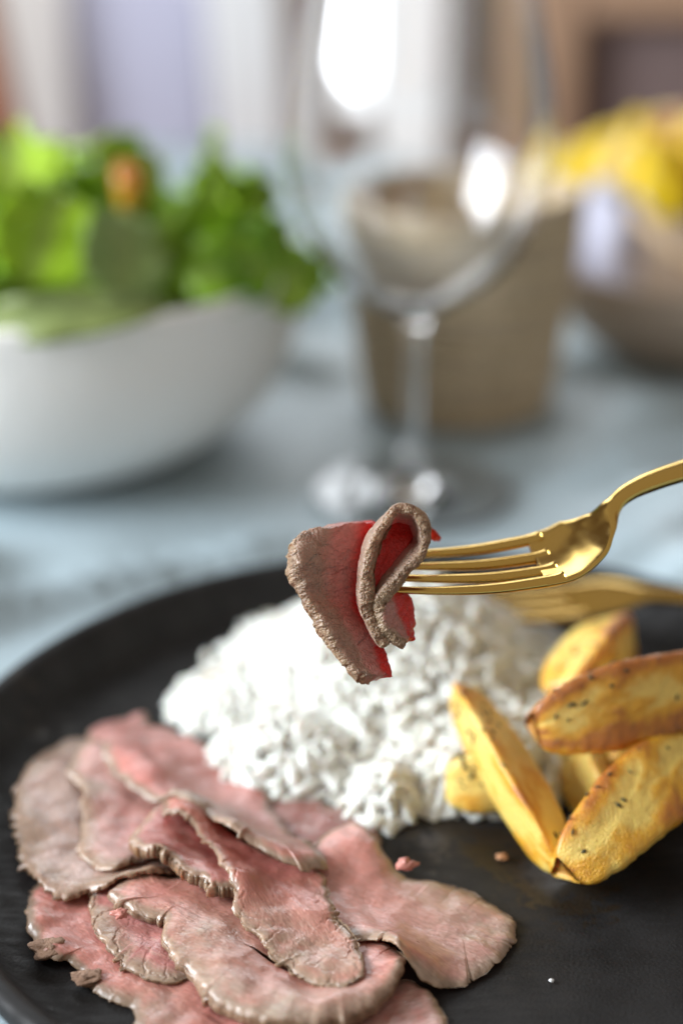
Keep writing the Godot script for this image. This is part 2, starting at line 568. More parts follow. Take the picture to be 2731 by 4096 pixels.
func roast_beef() -> void:
	ground.resize(GX * GZ)
	ground.fill(FLOOR)
	var taupe := Color(0.36, 0.245, 0.18)
	var rosy := Color(0.63, 0.25, 0.205)
	var red := Color(0.4, 0.1, 0.085)
	slice("roast_beef_slice", "long pink roast beef slice lying lowest along the front left of the dark plate",
		PackedVector2Array([Vector2(-0.07689, -0.3399), Vector2(-0.0783, -0.33159), Vector2(-0.07674, -0.32097), Vector2(-0.07307, -0.31209), Vector2(-0.0679, -0.30694), Vector2(-0.06422, -0.30767), Vector2(-0.05892, -0.3005), Vector2(-0.05293, -0.29516), Vector2(-0.04733, -0.29199), Vector2(-0.04615, -0.28644), Vector2(-0.04281, -0.27998), Vector2(-0.0334, -0.27373), Vector2(-0.01886, -0.27373), Vector2(-0.00881, -0.27892), Vector2(-0.01051, -0.28753), Vector2(-0.02022, -0.3012), Vector2(-0.03406, -0.31839), Vector2(-0.0505, -0.33432), Vector2(-0.06594, -0.34203)]), PackedVector2Array([Vector2(-0.06776, -0.32621), Vector2(-0.04684, -0.30238), Vector2(-0.0285, -0.28644), Vector2(-0.01928, -0.28211)]),
		{"sd": 1.0, "brown": 0.0045, "pink": rosy, "lifts": [[Vector2(-0.07518, -0.32162), 0.006, 0.004], [Vector2(-0.069, -0.309), 0.006, 0.003]], "spots": [[Vector2(-0.04289, -0.28753), 0.011, taupe, 1.0], [Vector2(-0.02891, -0.29199), 0.01, Color(0.45, 0.15, 0.13), 0.6]]})
	slice("roast_beef_slice", "brown-banded roast beef slice whose cut edge curves above the lowest front slice",
		PackedVector2Array([Vector2(-0.06173, -0.33164), Vector2(-0.05987, -0.31966), Vector2(-0.05457, -0.30893), Vector2(-0.04634, -0.3006), Vector2(-0.04008, -0.29849), Vector2(-0.03494, -0.29966), Vector2(-0.02474, -0.2999), Vector2(-0.0174, -0.30954), Vector2(-0.02133, -0.3249), Vector2(-0.03872, -0.33579), Vector2(-0.05245, -0.33789)]), PackedVector2Array([Vector2(-0.04927, -0.3249), Vector2(-0.04031, -0.31708), Vector2(-0.03195, -0.31328)]),
		{"sd": 2.3, "thin": 0.3, "cracked": 0.8, "brown": 0.0075, "pink": Color(0.47, 0.19, 0.17), "lifts": []})
	slice("roast_beef_slice", "pale pink roast beef slice at the bottom edge, under the fat-rimmed slice",
		PackedVector2Array([Vector2(-0.00148, -0.28809), Vector2(0.00385, -0.29368), Vector2(0.01329, -0.30179), Vector2(0.01884, -0.30026), Vector2(0.02232, -0.29312), Vector2(0.02402, -0.28842), Vector2(0.02313, -0.28104), Vector2(0.0131, -0.27373), Vector2(0.00003, -0.27373), Vector2(-0.00442, -0.28104)]), PackedVector2Array([Vector2(0.00448, -0.28211), Vector2(0.01358, -0.28753)]),
		{"sd": 3.1, "brown": 0.004, "pink": Color(0.57, 0.32, 0.28)})
	slice("roast_beef_slice", "broad front roast beef slice with a thick grey fat rim along its lower edge",
		PackedVector2Array([Vector2(-0.05679, -0.3269), Vector2(-0.04795, -0.31794), Vector2(-0.04239, -0.31639), Vector2(-0.04197, -0.30909), Vector2(-0.03811, -0.30155), Vector2(-0.03483, -0.29777), Vector2(-0.03078, -0.29109), Vector2(-0.02226, -0.28463), Vector2(-0.01176, -0.28137), Vector2(-0.00145, -0.28202), Vector2(0.00599, -0.28617), Vector2(0.01188, -0.2936), Vector2(0.01429, -0.30155), Vector2(0.01263, -0.30822), Vector2(0.00326, -0.31897), Vector2(-0.0115, -0.3269), Vector2(-0.03097, -0.33444), Vector2(-0.04772, -0.33444)]), PackedVector2Array([Vector2(-0.04416, -0.32423), Vector2(-0.02522, -0.30884), Vector2(-0.00917, -0.29683), Vector2(0.00462, -0.29683)]),
		{"sd": 4.7, "thin": 0.2, "swells": [[Vector2(-0.0224, -0.28717), 0.010, 0.0014], [Vector2(-0.01035, -0.28386), 0.010, 0.0018], [Vector2(0.00152, -0.28551), 0.010, 0.0014], [Vector2(-0.03035, -0.29337), 0.008, 0.0012]], "th": 0.0034, "brown": 0.0045, "pink": Color(0.6, 0.27, 0.215), "lifts": [[Vector2(0.01243, -0.30155), 0.012, 0.0025]],
		"spots": [[Vector2(-0.03306, -0.30822), 0.012, taupe, 0.9], [Vector2(-0.01259, -0.28441), 0.007, Color(0.46, 0.38, 0.31), 1.0], [Vector2(-0.02565, -0.29109), 0.007, Color(0.46, 0.38, 0.31), 0.9], [Vector2(0.00152, -0.28661), 0.008, Color(0.38, 0.26, 0.2), 0.8]]})
	slice("roast_beef_slice", "round grey-brown roast beef slice with a pale rim, far left of the pile",
		PackedVector2Array([Vector2(-0.08009, -0.40662), Vector2(-0.0863, -0.39612), Vector2(-0.08888, -0.3809), Vector2(-0.08782, -0.36721), Vector2(-0.08348, -0.34948), Vector2(-0.07735, -0.3372), Vector2(-0.07188, -0.33014), Vector2(-0.06813, -0.32798), Vector2(-0.06369, -0.32933), Vector2(-0.05646, -0.32987), Vector2(-0.04976, -0.33233), Vector2(-0.0429, -0.33566), Vector2(-0.03964, -0.34653), Vector2(-0.04167, -0.36963), Vector2(-0.05309, -0.39165), Vector2(-0.06734, -0.40625)]), PackedVector2Array([Vector2(-0.07241, -0.38124), Vector2(-0.06289, -0.35246)]),
		{"sd": 5.9, "ribbed": 0.7, "thin": 0.3, "cracked": 0.0, "brown": 0.013, "pink": Color(0.47, 0.31, 0.26), "deep": Color(0.42, 0.27, 0.21), "taupe": Color(0.33, 0.22, 0.16), "lifts": [[Vector2(-0.08409, -0.35856), 0.014, 0.004], [Vector2(-0.08384, -0.38294), 0.014, 0.004]]})
	slice("roast_beef_slice", "small pink roast beef slice poking out behind the top of the meat pile",
		PackedVector2Array([Vector2(-0.07475, -0.4098), Vector2(-0.07274, -0.41654), Vector2(-0.06532, -0.42106), Vector2(-0.05965, -0.42425), Vector2(-0.05729, -0.41751), Vector2(-0.04953, -0.41363), Vector2(-0.04026, -0.39684), Vector2(-0.04627, -0.37941), Vector2(-0.05965, -0.3828), Vector2(-0.06974, -0.39504)]), PackedVector2Array([Vector2(-0.06491, -0.4098), Vector2(-0.05158, -0.39504)]),
		{"sd": 6.4, "brown": 0.003, "pink": Color(0.58, 0.28, 0.25)})
	slice("roast_beef_slice", "grey-edged folded roast beef slice lying on the round grey-brown one",
		PackedVector2Array([Vector2(-0.07634, -0.38437), Vector2(-0.07081, -0.37466), Vector2(-0.06905, -0.36041), Vector2(-0.0674, -0.34699), Vector2(-0.06428, -0.34085), Vector2(-0.06035, -0.33572), Vector2(-0.05608, -0.33516), Vector2(-0.05243, -0.34114), Vector2(-0.04724, -0.34669), Vector2(-0.03977, -0.34967), Vector2(-0.03329, -0.35575), Vector2(-0.04141, -0.3684), Vector2(-0.05502, -0.38524), Vector2(-0.06695, -0.39775), Vector2(-0.0746, -0.39775)]), PackedVector2Array([Vector2(-0.06414, -0.37667), Vector2(-0.05293, -0.35885)]),
		{"sd": 7.7, "brown": 0.01, "pink": Color(0.58, 0.33, 0.29), "lifts": [[Vector2(-0.07024, -0.3684), 0.007, 0.003]], "spots": [[Vector2(-0.04852, -0.35885), 0.011, Color(0.45, 0.16, 0.14), 0.9]]})
	slice("roast_beef_slice", "rosy roast beef slice with a thick ribbed brown crust, tucked under the central slice",
		PackedVector2Array([Vector2(-0.0531, -0.34636), Vector2(-0.05017, -0.33726), Vector2(-0.04524, -0.33515), Vector2(-0.03939, -0.33071), Vector2(-0.03454, -0.32717), Vector2(-0.02878, -0.32475), Vector2(-0.02293, -0.32555), Vector2(-0.01835, -0.33375), Vector2(-0.02406, -0.34666), Vector2(-0.03542, -0.36034), Vector2(-0.04564, -0.36509), Vector2(-0.0507, -0.35416)]), PackedVector2Array([Vector2(-0.04399, -0.34814), Vector2(-0.03203, -0.33797)]),
		{"sd": 8.2, "ribbed": 1.4, "thin": 0.0, "th": 0.0044, "brown": 0.003, "pink": Color(0.55, 0.23, 0.2), "deep": red, "lifts": [[Vector2(-0.04356, -0.33515), 0.01, 0.002]]})
	slice("roast_beef_slice", "dusky red roast beef slice under the rice at the right of the meat pile",
		PackedVector2Array([Vector2(-0.02586, -0.37968), Vector2(-0.01656, -0.37799), Vector2(-0.00548, -0.37632), Vector2(0.00634, -0.36731), Vector2(0.01026, -0.35709), Vector2(0.00917, -0.34657), Vector2(0.00174, -0.34365), Vector2(-0.00502, -0.33582), Vector2(-0.01349, -0.33793), Vector2(-0.02173, -0.35102)]), PackedVector2Array([Vector2(-0.01062, -0.36019), Vector2(0.0018, -0.35709)]),
		{"sd": 11.8, "brown": 0.003, "pink": Color(0.4, 0.2, 0.175), "deep": Color(0.3, 0.09, 0.075)})
	slice("roast_beef_slice", "wide glossy pink roast beef slice whose rounded grey end reaches across the plate",
		PackedVector2Array([Vector2(-0.01181, -0.33716), Vector2(-0.00778, -0.34865), Vector2(0.0018, -0.35768), Vector2(0.0074, -0.35372), Vector2(0.01206, -0.34427), Vector2(0.01748, -0.33998), Vector2(0.02678, -0.33884), Vector2(0.03292, -0.33576), Vector2(0.03983, -0.32837), Vector2(0.04248, -0.32332), Vector2(0.04107, -0.31557), Vector2(0.03718, -0.3081), Vector2(0.03202, -0.30278), Vector2(0.02554, -0.299), Vector2(0.01948, -0.2983), Vector2(0.01559, -0.3016), Vector2(0.01255, -0.30398), Vector2(0.00873, -0.30834), Vector2(0.00162, -0.31205), Vector2(-0.00966, -0.3171), Vector2(-0.01325, -0.32891)]), PackedVector2Array([Vector2(-0.00334, -0.33576), Vector2(0.01323, -0.32623), Vector2(0.0291, -0.3171)]),
		{"sd": 9.5, "brown": 0.0055, "pink": Color(0.67, 0.32, 0.275), "deep": Color(0.62, 0.255, 0.215), "lifts": [[Vector2(0.00264, -0.34942), 0.016, 0.004], [Vector2(0.01337, -0.30528), 0.007, 0.002]], "spots": [[Vector2(0.03497, -0.31967), 0.019, Color(0.36, 0.26, 0.21), 0.9], [Vector2(0.02617, -0.33576), 0.012, taupe, 0.8]]})
	slice("roast_beef_slice", "central rosy roast beef slice with a curled pale edge and a crusted brown tip",
		PackedVector2Array([Vector2(-0.04627, -0.36334), Vector2(-0.04589, -0.35244), Vector2(-0.03973, -0.34972), Vector2(-0.03396, -0.34203), Vector2(-0.03018, -0.33168), Vector2(-0.02552, -0.32312), Vector2(-0.02531, -0.31695), Vector2(-0.02046, -0.30971), Vector2(-0.01448, -0.30114), Vector2(-0.00681, -0.29478), Vector2(-0.00073, -0.29247), Vector2(0.00352, -0.29408), Vector2(0.0054, -0.299), Vector2(0.00348, -0.30722), Vector2(-0.00077, -0.31631), Vector2(-0.00283, -0.32419), Vector2(-0.00497, -0.33377), Vector2(-0.01011, -0.33943), Vector2(-0.02137, -0.34525), Vector2(-0.02956, -0.35274), Vector2(-0.03708, -0.3597), Vector2(-0.04277, -0.36398)]), PackedVector2Array([Vector2(-0.03852, -0.35581), Vector2(-0.02332, -0.33377), Vector2(-0.01122, -0.3176), Vector2(-0.00152, -0.30138)]),
		{"sd": 10.3, "ribbed": 0.5, "thin": 0.35, "cracked": 1.0, "brown": 0.003, "pink": Color(0.61, 0.25, 0.2), "lifts": [[Vector2(-0.03987, -0.35122), 0.007, 0.004], [Vector2(-0.03187, -0.33658), 0.006, 0.003], [Vector2(-0.02599, -0.32285), 0.005, 0.002]],
		"spots": [[Vector2(-0.0124, -0.3038), 0.012, taupe, 1.0], [Vector2(-0.0015, -0.29782), 0.01, Color(0.36, 0.24, 0.17), 0.9], [Vector2(-0.01993, -0.31502), 0.008, taupe, 0.7], [Vector2(-0.01832, -0.33377), 0.012, Color(0.42, 0.14, 0.12), 0.7]]})
	slice("roast_beef_slice", "upper pink roast beef slice with a long beige edge, topmost beside the rice",
		PackedVector2Array([Vector2(-0.06722, -0.3944), Vector2(-0.0641, -0.38228), Vector2(-0.0563, -0.37107), Vector2(-0.04601, -0.36195), Vector2(-0.03652, -0.35411), Vector2(-0.03114, -0.34682), Vector2(-0.02702, -0.34092), Vector2(-0.02006, -0.3366), Vector2(-0.01157, -0.33236), Vector2(-0.00331, -0.33575), Vector2(-0.00678, -0.34385), Vector2(-0.0131, -0.35674), Vector2(-0.01841, -0.36958), Vector2(-0.02192, -0.38141), Vector2(-0.02594, -0.39294), Vector2(-0.03532, -0.39882), Vector2(-0.04378, -0.40599), Vector2(-0.05157, -0.39882), Vector2(-0.05913, -0.39808)]), PackedVector2Array([Vector2(-0.05581, -0.38578), Vector2(-0.03783, -0.3704), Vector2(-0.02059, -0.34832)]),
		{"sd": 12.6, "brown": 0.0055, "pink": Color(0.64, 0.255, 0.22), "taupe": Color(0.34, 0.25, 0.19), "lifts": [[Vector2(-0.05424, -0.37206), 0.008, 0.002], [Vector2(-0.0272, -0.34385), 0.007, 0.005], [Vector2(-0.01671, -0.3366), 0.007, 0.003]],
		"spots": [[Vector2(-0.02109, -0.3591), 0.014, Color(0.4, 0.15, 0.13), 0.7], [Vector2(-0.03528, -0.36068), 0.01, Color(0.3, 0.22, 0.17), 0.9], [Vector2(-0.02032, -0.34238), 0.01, Color(0.34, 0.24, 0.17), 0.9]]})


# ---------------------------------------------------------------- beef on the fork
func beef_tint(e: int, p: Vector3, f: float, rare: float) -> Color:         # f: share of the way in from the crust
	var q := p * 1000.0
	var n1 := nz.get_noise_3dv(q * 9.0)
	var n2 := nz.get_noise_3dv(q * 40.0)
	var n3 := nz.get_noise_3dv(q * 130.0)
	if e > 0:
		var c := Color(0.24, 0.135, 0.07).lerp(Color(0.54, 0.37, 0.23), clampf(0.5 + 0.5 * n1 + 0.7 * n2 + 0.7 * n3, 0.0, 1.0))
		return c
	var c := Color(0.48, 0.33, 0.24).lerp(Color(0.44, 0.295, 0.22), smoothstep(0.0, 0.12, f))
	c = c.lerp(Color(0.64, 0.29, 0.25), smoothstep(0.38 + 0.1 * n1 - rare, 0.6 + 0.1 * n1 - rare, f))
	c = c.lerp(Color(0.85, 0.03, 0.02), smoothstep(0.76 + 0.1 * n1 - rare, 1.0 - rare, f))  # raw red, with the glow of light through thin meat painted in
	return c * (1.0 + 0.14 * n2 + 0.1 * n3)


func held_beef() -> void:
	var base: Vector3 = Vector3(-0.0005, 0.09626, -0.34645)
	var o := thing("forked_beef_slice", "folded roast beef slice with a brown crust speared on the raised gold fork", "meat slice", base)
	var rows := [
		[Vector3(-0.00974, 0.10195, -0.35436), Vector3(-0.00207, 0.1028, -0.35854), Vector3(0.00769, 0.1006, -0.36522)],
		[Vector3(-0.01136, 0.10023, -0.35089), Vector3(-0.00299, 0.099, -0.3558), Vector3(0.00674, 0.09568, -0.36308)],
		[Vector3(-0.01201, 0.09722, -0.34796), Vector3(-0.0036, 0.09488, -0.35293), Vector3(0.00578, 0.09089, -0.35992)],
		[Vector3(-0.0113, 0.09409, -0.34605), Vector3(-0.0036, 0.09113, -0.35077), Vector3(0.00545, 0.0867, -0.35702)],
		[Vector3(-0.00962, 0.09102, -0.34473), Vector3(-0.00236, 0.08773, -0.3493), Vector3(0.00543, 0.08369, -0.35463)],
		[Vector3(-0.00765, 0.08832, -0.34334), Vector3(-0.00113, 0.08513, -0.34763), Vector3(0.00605, 0.08098, -0.35237)],
		[Vector3(-0.00536, 0.08511, -0.34162), Vector3(0.00072, 0.08248, -0.34539), Vector3(0.00728, 0.07829, -0.35011)],
		[Vector3(-0.00293, 0.08149, -0.34006), Vector3(0.00256, 0.07933, -0.34348), Vector3(0.0091, 0.07608, -0.34698)],
		[Vector3(-0.0005, 0.07787, -0.33849), Vector3(0.00439, 0.07643, -0.34114), Vector3(0.01029, 0.07476, -0.34423)],
		[Vector3(0.00177, 0.07508, -0.33728), Vector3(0.00591, 0.07415, -0.3396), Vector3(0.01064, 0.07298, -0.34237)],
		[Vector3(0.00375, 0.07313, -0.33644), Vector3(0.00712, 0.07243, -0.33832), Vector3(0.01085, 0.07177, -0.34075)],
		[Vector3(0.00557, 0.07233, -0.33664), Vector3(0.00804, 0.0717, -0.338), Vector3(0.01098, 0.07076, -0.34032)],
	]
	add_fold(o, "outer_fold", rows, base, 260, 30, 0.0038, func(u): return 0.13, 0.0, 0.35)
	rows = [
		[Vector3(0.01112, 0.08091, -0.3373), Vector3(0.01019, 0.07976, -0.34203), Vector3(0.00888, 0.07707, -0.35176)],
		[Vector3(0.00884, 0.08359, -0.33802), Vector3(0.0082, 0.08228, -0.34312), Vector3(0.00732, 0.07966, -0.35288)],
		[Vector3(0.00688, 0.087, -0.33928), Vector3(0.00652, 0.08565, -0.34458), Vector3(0.00669, 0.08369, -0.35463)],
		[Vector3(0.00588, 0.09064, -0.34075), Vector3(0.00545, 0.08929, -0.34616), Vector3(0.00639, 0.08728, -0.35727)],
		[Vector3(0.00576, 0.09423, -0.3423), Vector3(0.00514, 0.09294, -0.34774), Vector3(0.00671, 0.09131, -0.35902)],
		[Vector3(0.00628, 0.09778, -0.34395), Vector3(0.00554, 0.09658, -0.34931), Vector3(0.00733, 0.0942, -0.36027)],
		[Vector3(0.00749, 0.10161, -0.34571), Vector3(0.00652, 0.10023, -0.35089), Vector3(0.00859, 0.09708, -0.36151)],
		[Vector3(0.00884, 0.10517, -0.34736), Vector3(0.0079, 0.10331, -0.35223), Vector3(0.01016, 0.09881, -0.36226)],
		[Vector3(0.01066, 0.10845, -0.34889), Vector3(0.01019, 0.10606, -0.35341), Vector3(0.01173, 0.09997, -0.36276)],
		[Vector3(0.01307, 0.11057, -0.34991), Vector3(0.01294, 0.1078, -0.35417), Vector3(0.01362, 0.10054, -0.36301)],
		[Vector3(0.01579, 0.11082, -0.35024), Vector3(0.01569, 0.10808, -0.35429), Vector3(0.01551, 0.10025, -0.36289)],
		[Vector3(0.01852, 0.10913, -0.34973), Vector3(0.01818, 0.10628, -0.3546), Vector3(0.01692, 0.0991, -0.36239)],
		[Vector3(0.01998, 0.10595, -0.34857), Vector3(0.01925, 0.10361, -0.35344), Vector3(0.01723, 0.09766, -0.36176)],
		[Vector3(0.01989, 0.10262, -0.34713), Vector3(0.01894, 0.10094, -0.35229), Vector3(0.01676, 0.09679, -0.36139)],
		[Vector3(0.01822, 0.09966, -0.34563), Vector3(0.01695, 0.09869, -0.35131), Vector3(0.01582, 0.09564, -0.36089)],
		[Vector3(0.01549, 0.09683, -0.34419), Vector3(0.0142, 0.09616, -0.35022), Vector3(0.01425, 0.0942, -0.36027)],
		[Vector3(0.01247, 0.09401, -0.34275), Vector3(0.01144, 0.09335, -0.349), Vector3(0.01268, 0.09189, -0.35927)],
		[Vector3(0.01004, 0.0917, -0.34132), Vector3(0.00958, 0.09041, -0.34664), Vector3(0.01139, 0.08886, -0.35687)],
		[Vector3(0.00853, 0.08948, -0.34003), Vector3(0.01045, 0.0894, -0.34457), Vector3(0.01376, 0.08833, -0.35228)],
		[Vector3(0.00868, 0.08686, -0.33889), Vector3(0.01135, 0.08739, -0.34316), Vector3(0.01558, 0.0865, -0.3504)],
		[Vector3(0.01004, 0.08456, -0.33812), Vector3(0.01257, 0.0846, -0.34195), Vector3(0.01631, 0.08354, -0.34803)],
		[Vector3(0.01186, 0.08276, -0.33766), Vector3(0.01378, 0.08265, -0.3411), Vector3(0.01642, 0.08146, -0.34604)],
		[Vector3(0.01367, 0.08169, -0.33742), Vector3(0.01471, 0.08102, -0.34094), Vector3(0.01644, 0.07995, -0.34429)],
		[Vector3(0.01535, 0.0811, -0.33771), Vector3(0.01578, 0.08018, -0.34058), Vector3(0.01634, 0.07929, -0.34292)],
	]
	add_fold(o, "inner_fold", rows, base, 340, 26, 0.003, func(u): return 0.2 + 0.26 * smoothstep(0.72, 0.8, u))
	rows = [
		[Vector3(0.00743, 0.0884, -0.34522), Vector3(0.00866, 0.08901, -0.34604), Vector3(0.01052, 0.08969, -0.34742)],
		[Vector3(0.00713, 0.0921, -0.34737), Vector3(0.00899, 0.09222, -0.34851), Vector3(0.01208, 0.09319, -0.35002)],
		[Vector3(0.00745, 0.09553, -0.3494), Vector3(0.01024, 0.09573, -0.35112), Vector3(0.01458, 0.09643, -0.35252)],
		[Vector3(0.00869, 0.09932, -0.35213), Vector3(0.01181, 0.09926, -0.35374), Vector3(0.01647, 0.09913, -0.35477)],
		[Vector3(0.01057, 0.1018, -0.35484), Vector3(0.01341, 0.10127, -0.35679), Vector3(0.01748, 0.10057, -0.35758)],
		[Vector3(0.01249, 0.10326, -0.35765), Vector3(0.01504, 0.10245, -0.35948), Vector3(0.01757, 0.10119, -0.36002)],
		[Vector3(0.01609, 0.10124, -0.36222), Vector3(0.01933, 0.09927, -0.36355), Vector3(0.02487, 0.09601, -0.36541)],
	]
	add_fold(o, "red_centre", rows, base, 60, 14, 0.003, func(u): return 0.0, 1.0)  # closes the loop; its red also paints in light shining through


func add_fold(o: Node3D, called: String, rows: Array, base: Vector3, nu: int, nv: int, th: float, rare: Callable, from := 0.0, bulge := 0.0) -> void:
	var packed := []
	for r in rows: packed.append(PackedVector3Array(r))
	var P := spread(packed, nu, nv)
	for k in P.size():
		var q := P[k] * 1000.0
		P[k] += Vector3(nz.get_noise_3d(q.x * 12.0, q.y * 12.0, 5.0), nz.get_noise_3d(q.x * 12.0, q.y * 12.0, 95.0), nz.get_noise_3d(q.x * 12.0, q.y * 12.0, 185.0)) * 0.0006
		P[k] += Vector3(nz.get_noise_3d(q.x * 50.0, q.y * 50.0, q.z * 50.0), nz.get_noise_3d(q.y * 50.0, q.z * 50.0, q.x * 50.0), 0.0) * 0.00018 - base
	var t := func(i: int, j: int, e: int, p: Vector3) -> Color:
		return beef_tint(e, p, maxf(from, float(j) / (nv - 1)), rare.call(i / (nu - 1.0)))
	put(called, solid_sheet(P, nu, nv, th, t, 0.0007 if from == 0.0 else 0.0, 10, 150.0 / nu, bulge), M.held, o)


# ---------------------------------------------------------------- forks
# stations: [centre, half width, face normal]; each tine is a part
func fork(label: String, mid: Array, wide: Array, across: Vector3, tine_from: int, tips: Array, dish: float) -> void:
	var base: Vector3 = mid[tine_from]
	var o := thing("gold_fork", label, "fork", base)
	# body: handle, neck and the head down to the roots of the tines
	var c := PackedVector3Array()
	var w := PackedFloat32Array()
	var path := PackedVector3Array()
	for p in mid: path.append(p - base)
	var steps := 12
	for i in range(tine_from, mid.size() - 1):
		for k in steps:
			var f := float(k) / steps
			var a := maxi(i - 1, 0)
			var d := mini(i + 2, mid.size() - 1)
			c.append(path[i].cubic_interpolate(path[i + 1], path[a], path[d], f))
			w.append(cubic_interpolate(wide[i], wide[i + 1], wide[maxi(i - 1, tine_from)], wide[d], f))
	c.append(path[mid.size() - 1])
	w.append(wide[mid.size() - 1])
	var v := PackedVector3Array()
	var m := c.size()
	var n := 28
	for i in m:
		var t := (c[mini(i + 1, m - 1)] - c[maxi(i - 1, 0)]).normalized()
		var s := (across - t * across.dot(t)).normalized()
		var u := s.cross(t).normalized()
		if u.y < 0.0: u = -u
		var flat := clampf((w[i] - 0.0038) / 0.006, 0.0, 1.0)          # 1 on the broad head, 0 on the stem
		var thick := lerpf(minf(w[i] * 0.75, 0.0022), 0.0011, flat)
		for k in n:
			var a := TAU * k / n
			var x := signf(cos(a)) * pow(absf(cos(a)), 0.8)
			var y := signf(sin(a)) * pow(absf(sin(a)), lerpf(1.0, 0.55, flat))
			v.append(c[i] + s * x * w[i] + u * (y * thick + dish * flat * x * x * w[i]))
	var idx := net(m, n, false, true)
	for e in 2:
		var k0 := v.size()
		var mm := Vector3.ZERO
		for k in n: mm += v[(0 if e == 0 else (m - 1) * n) + k] / n
		v.append(mm)
		for k in n:
			var a := (0 if e == 0 else (m - 1) * n) + k
			var b := (0 if e == 0 else (m - 1) * n) + (k + 1) % n
			idx.append_array(PackedInt32Array([k0, b, a] if e == 0 else [k0, a, b]))
	put("fork_body", commit(v, idx), M.gold, o)
	# tines
	var t0 := (path[tine_from] - path[tine_from + 1]).normalized()
	var s0 := (across - t0 * across.dot(t0)).normalized()
	for k in 4:
		var x := (k - 1.5) / 1.5
		var p := PackedVector3Array()
		var rr := PackedFloat32Array()
		var line := PackedVector3Array()
		for i in range(0, tine_from + 1): line.append(path[i])
		line.append(path[tine_from] - t0 * 0.004)
		line = curve(line, 40)
		for i in 40:
			var f := i / 39.0
			var u := Vector3.UP
			var half: float = lerpf(wide[0], wide[tine_from], f)
			p.append(line[i] + s0 * x * half * 0.84 + u * dish * x * x * half * 0.84 * smoothstep(0.2, 1.0, f))
			rr.append(lerpf(0.0006, lerpf(0.0011, 0.0021, smoothstep(0.0, 0.9, f)), smoothstep(0.0, 0.08, f)))
		put("tine", tube(p, rr, 14, 0.62), M.gold, o)


func forks() -> void:
	fork("polished gold fork held level over the plate with beef on its tines",
		[Vector3(0.00235, 0.09098, -0.35724), Vector3(0.0124, 0.09079, -0.35716), Vector3(0.02312, 0.09038, -0.35752), Vector3(0.03601, 0.09046, -0.3581), Vector3(0.04807, 0.09162, -0.35915), Vector3(0.0549, 0.09318, -0.36037), Vector3(0.06035, 0.09662, -0.3624), Vector3(0.06398, 0.10037, -0.36457), Vector3(0.06686, 0.10393, -0.36666), Vector3(0.07083, 0.107, -0.36853), Vector3(0.07741, 0.10958, -0.37019), Vector3(0.08486, 0.11168, -0.37164), Vector3(0.09735, 0.11461, -0.37455), Vector3(0.11668, 0.11814, -0.37934), Vector3(0.15137, 0.124, -0.38733), Vector3(0.18686, 0.12798, -0.3945)],
		[0.0095, 0.0098, 0.0101, 0.0106, 0.0113, 0.0119, 0.0114, 0.0072, 0.0029, 0.0026, 0.003, 0.0034, 0.004, 0.0046, 0.0055, 0.006], Vector3(0.1, -0.15, 1.0), 4, [], 0.14)
	fork("second gold fork lying across the far right rim of the dark plate",
		[Vector3(0.0465, 0.03053, -0.45802), Vector3(0.0549, 0.03008, -0.45891), Vector3(0.06335, 0.02975, -0.45986), Vector3(0.07182, 0.02994, -0.46104), Vector3(0.07893, 0.03052, -0.46237), Vector3(0.08607, 0.0311, -0.46371), Vector3(0.09184, 0.03117, -0.46483), Vector3(0.09763, 0.03072, -0.46573), Vector3(0.10344, 0.03002, -0.46652), Vector3(0.11512, 0.02835, -0.46797), Vector3(0.13707, 0.02571, -0.4701), Vector3(0.17418, 0.02136, -0.47367), Vector3(0.20475, 0.01751, -0.47745)],
		[0.0075, 0.0077, 0.008, 0.0082, 0.0083, 0.0078, 0.006, 0.0036, 0.003, 0.0034, 0.0042, 0.0055, 0.006], Vector3(0.15, -0.26, 1.0), 3, [], 0.05)


# ---------------------------------------------------------------- rice
func grain_mesh(sd: float) -> ArrayMesh:
	var path := PackedVector3Array()
	var r := PackedFloat32Array()
	for i in 11:
		var f := i / 10.0
		path.append(Vector3((f - 0.5) * 0.0072, 0.0005 * sin(f * PI) * (1.0 + 0.5 * sin(sd)), 0.0003 * sin(f * 5.0 + sd)))
		r.append(0.0015 * pow(sin(lerpf(0.12, PI - 0.12, f)), 0.62) * (1.0 + 0.1 * sin(sd * 3.0 + f * 4.0)))
	return tube(path, r, 10, 0.88)


func rice_height(x: float, z: float) -> float:
	var q := Vector2((x - 0.018) / 0.068, (z + 0.442) / 0.064)
	var r := q.length()
	var lump := nz.get_noise_2d(x * 14000.0, z * 14000.0)
	var h := 0.034 * (1.0 - smoothstep(0.05, 1.0 + 0.09 * nz.get_noise_2d(x * 25000.0, z * 25000.0 + 300.0), r)) + 0.004 * lump * maxf(0.0, 1.0 - r)
	var spur := Vector2((x - 0.0115) / 0.011, (z + 0.377) / 0.014).length()
	h = maxf(h, 0.010 * (1.0 - spur * spur))
	var apron := Vector2((x - 0.04) / 0.04, (z + 0.398) / 0.03).length()
	h = maxf(h, 0.013 * (1.0 - apron * apron))
	var fore := Vector2((x + 0.014) / 0.026, (z + 0.396) / 0.02).length()
	h = maxf(h, 0.012 * (1.0 - fore * fore))
	var left := Vector2((x + 0.03) / 0.024, (z + 0.43) / 0.022).length()
	h = maxf(h, 0.009 * (1.0 - left * left))
	return h


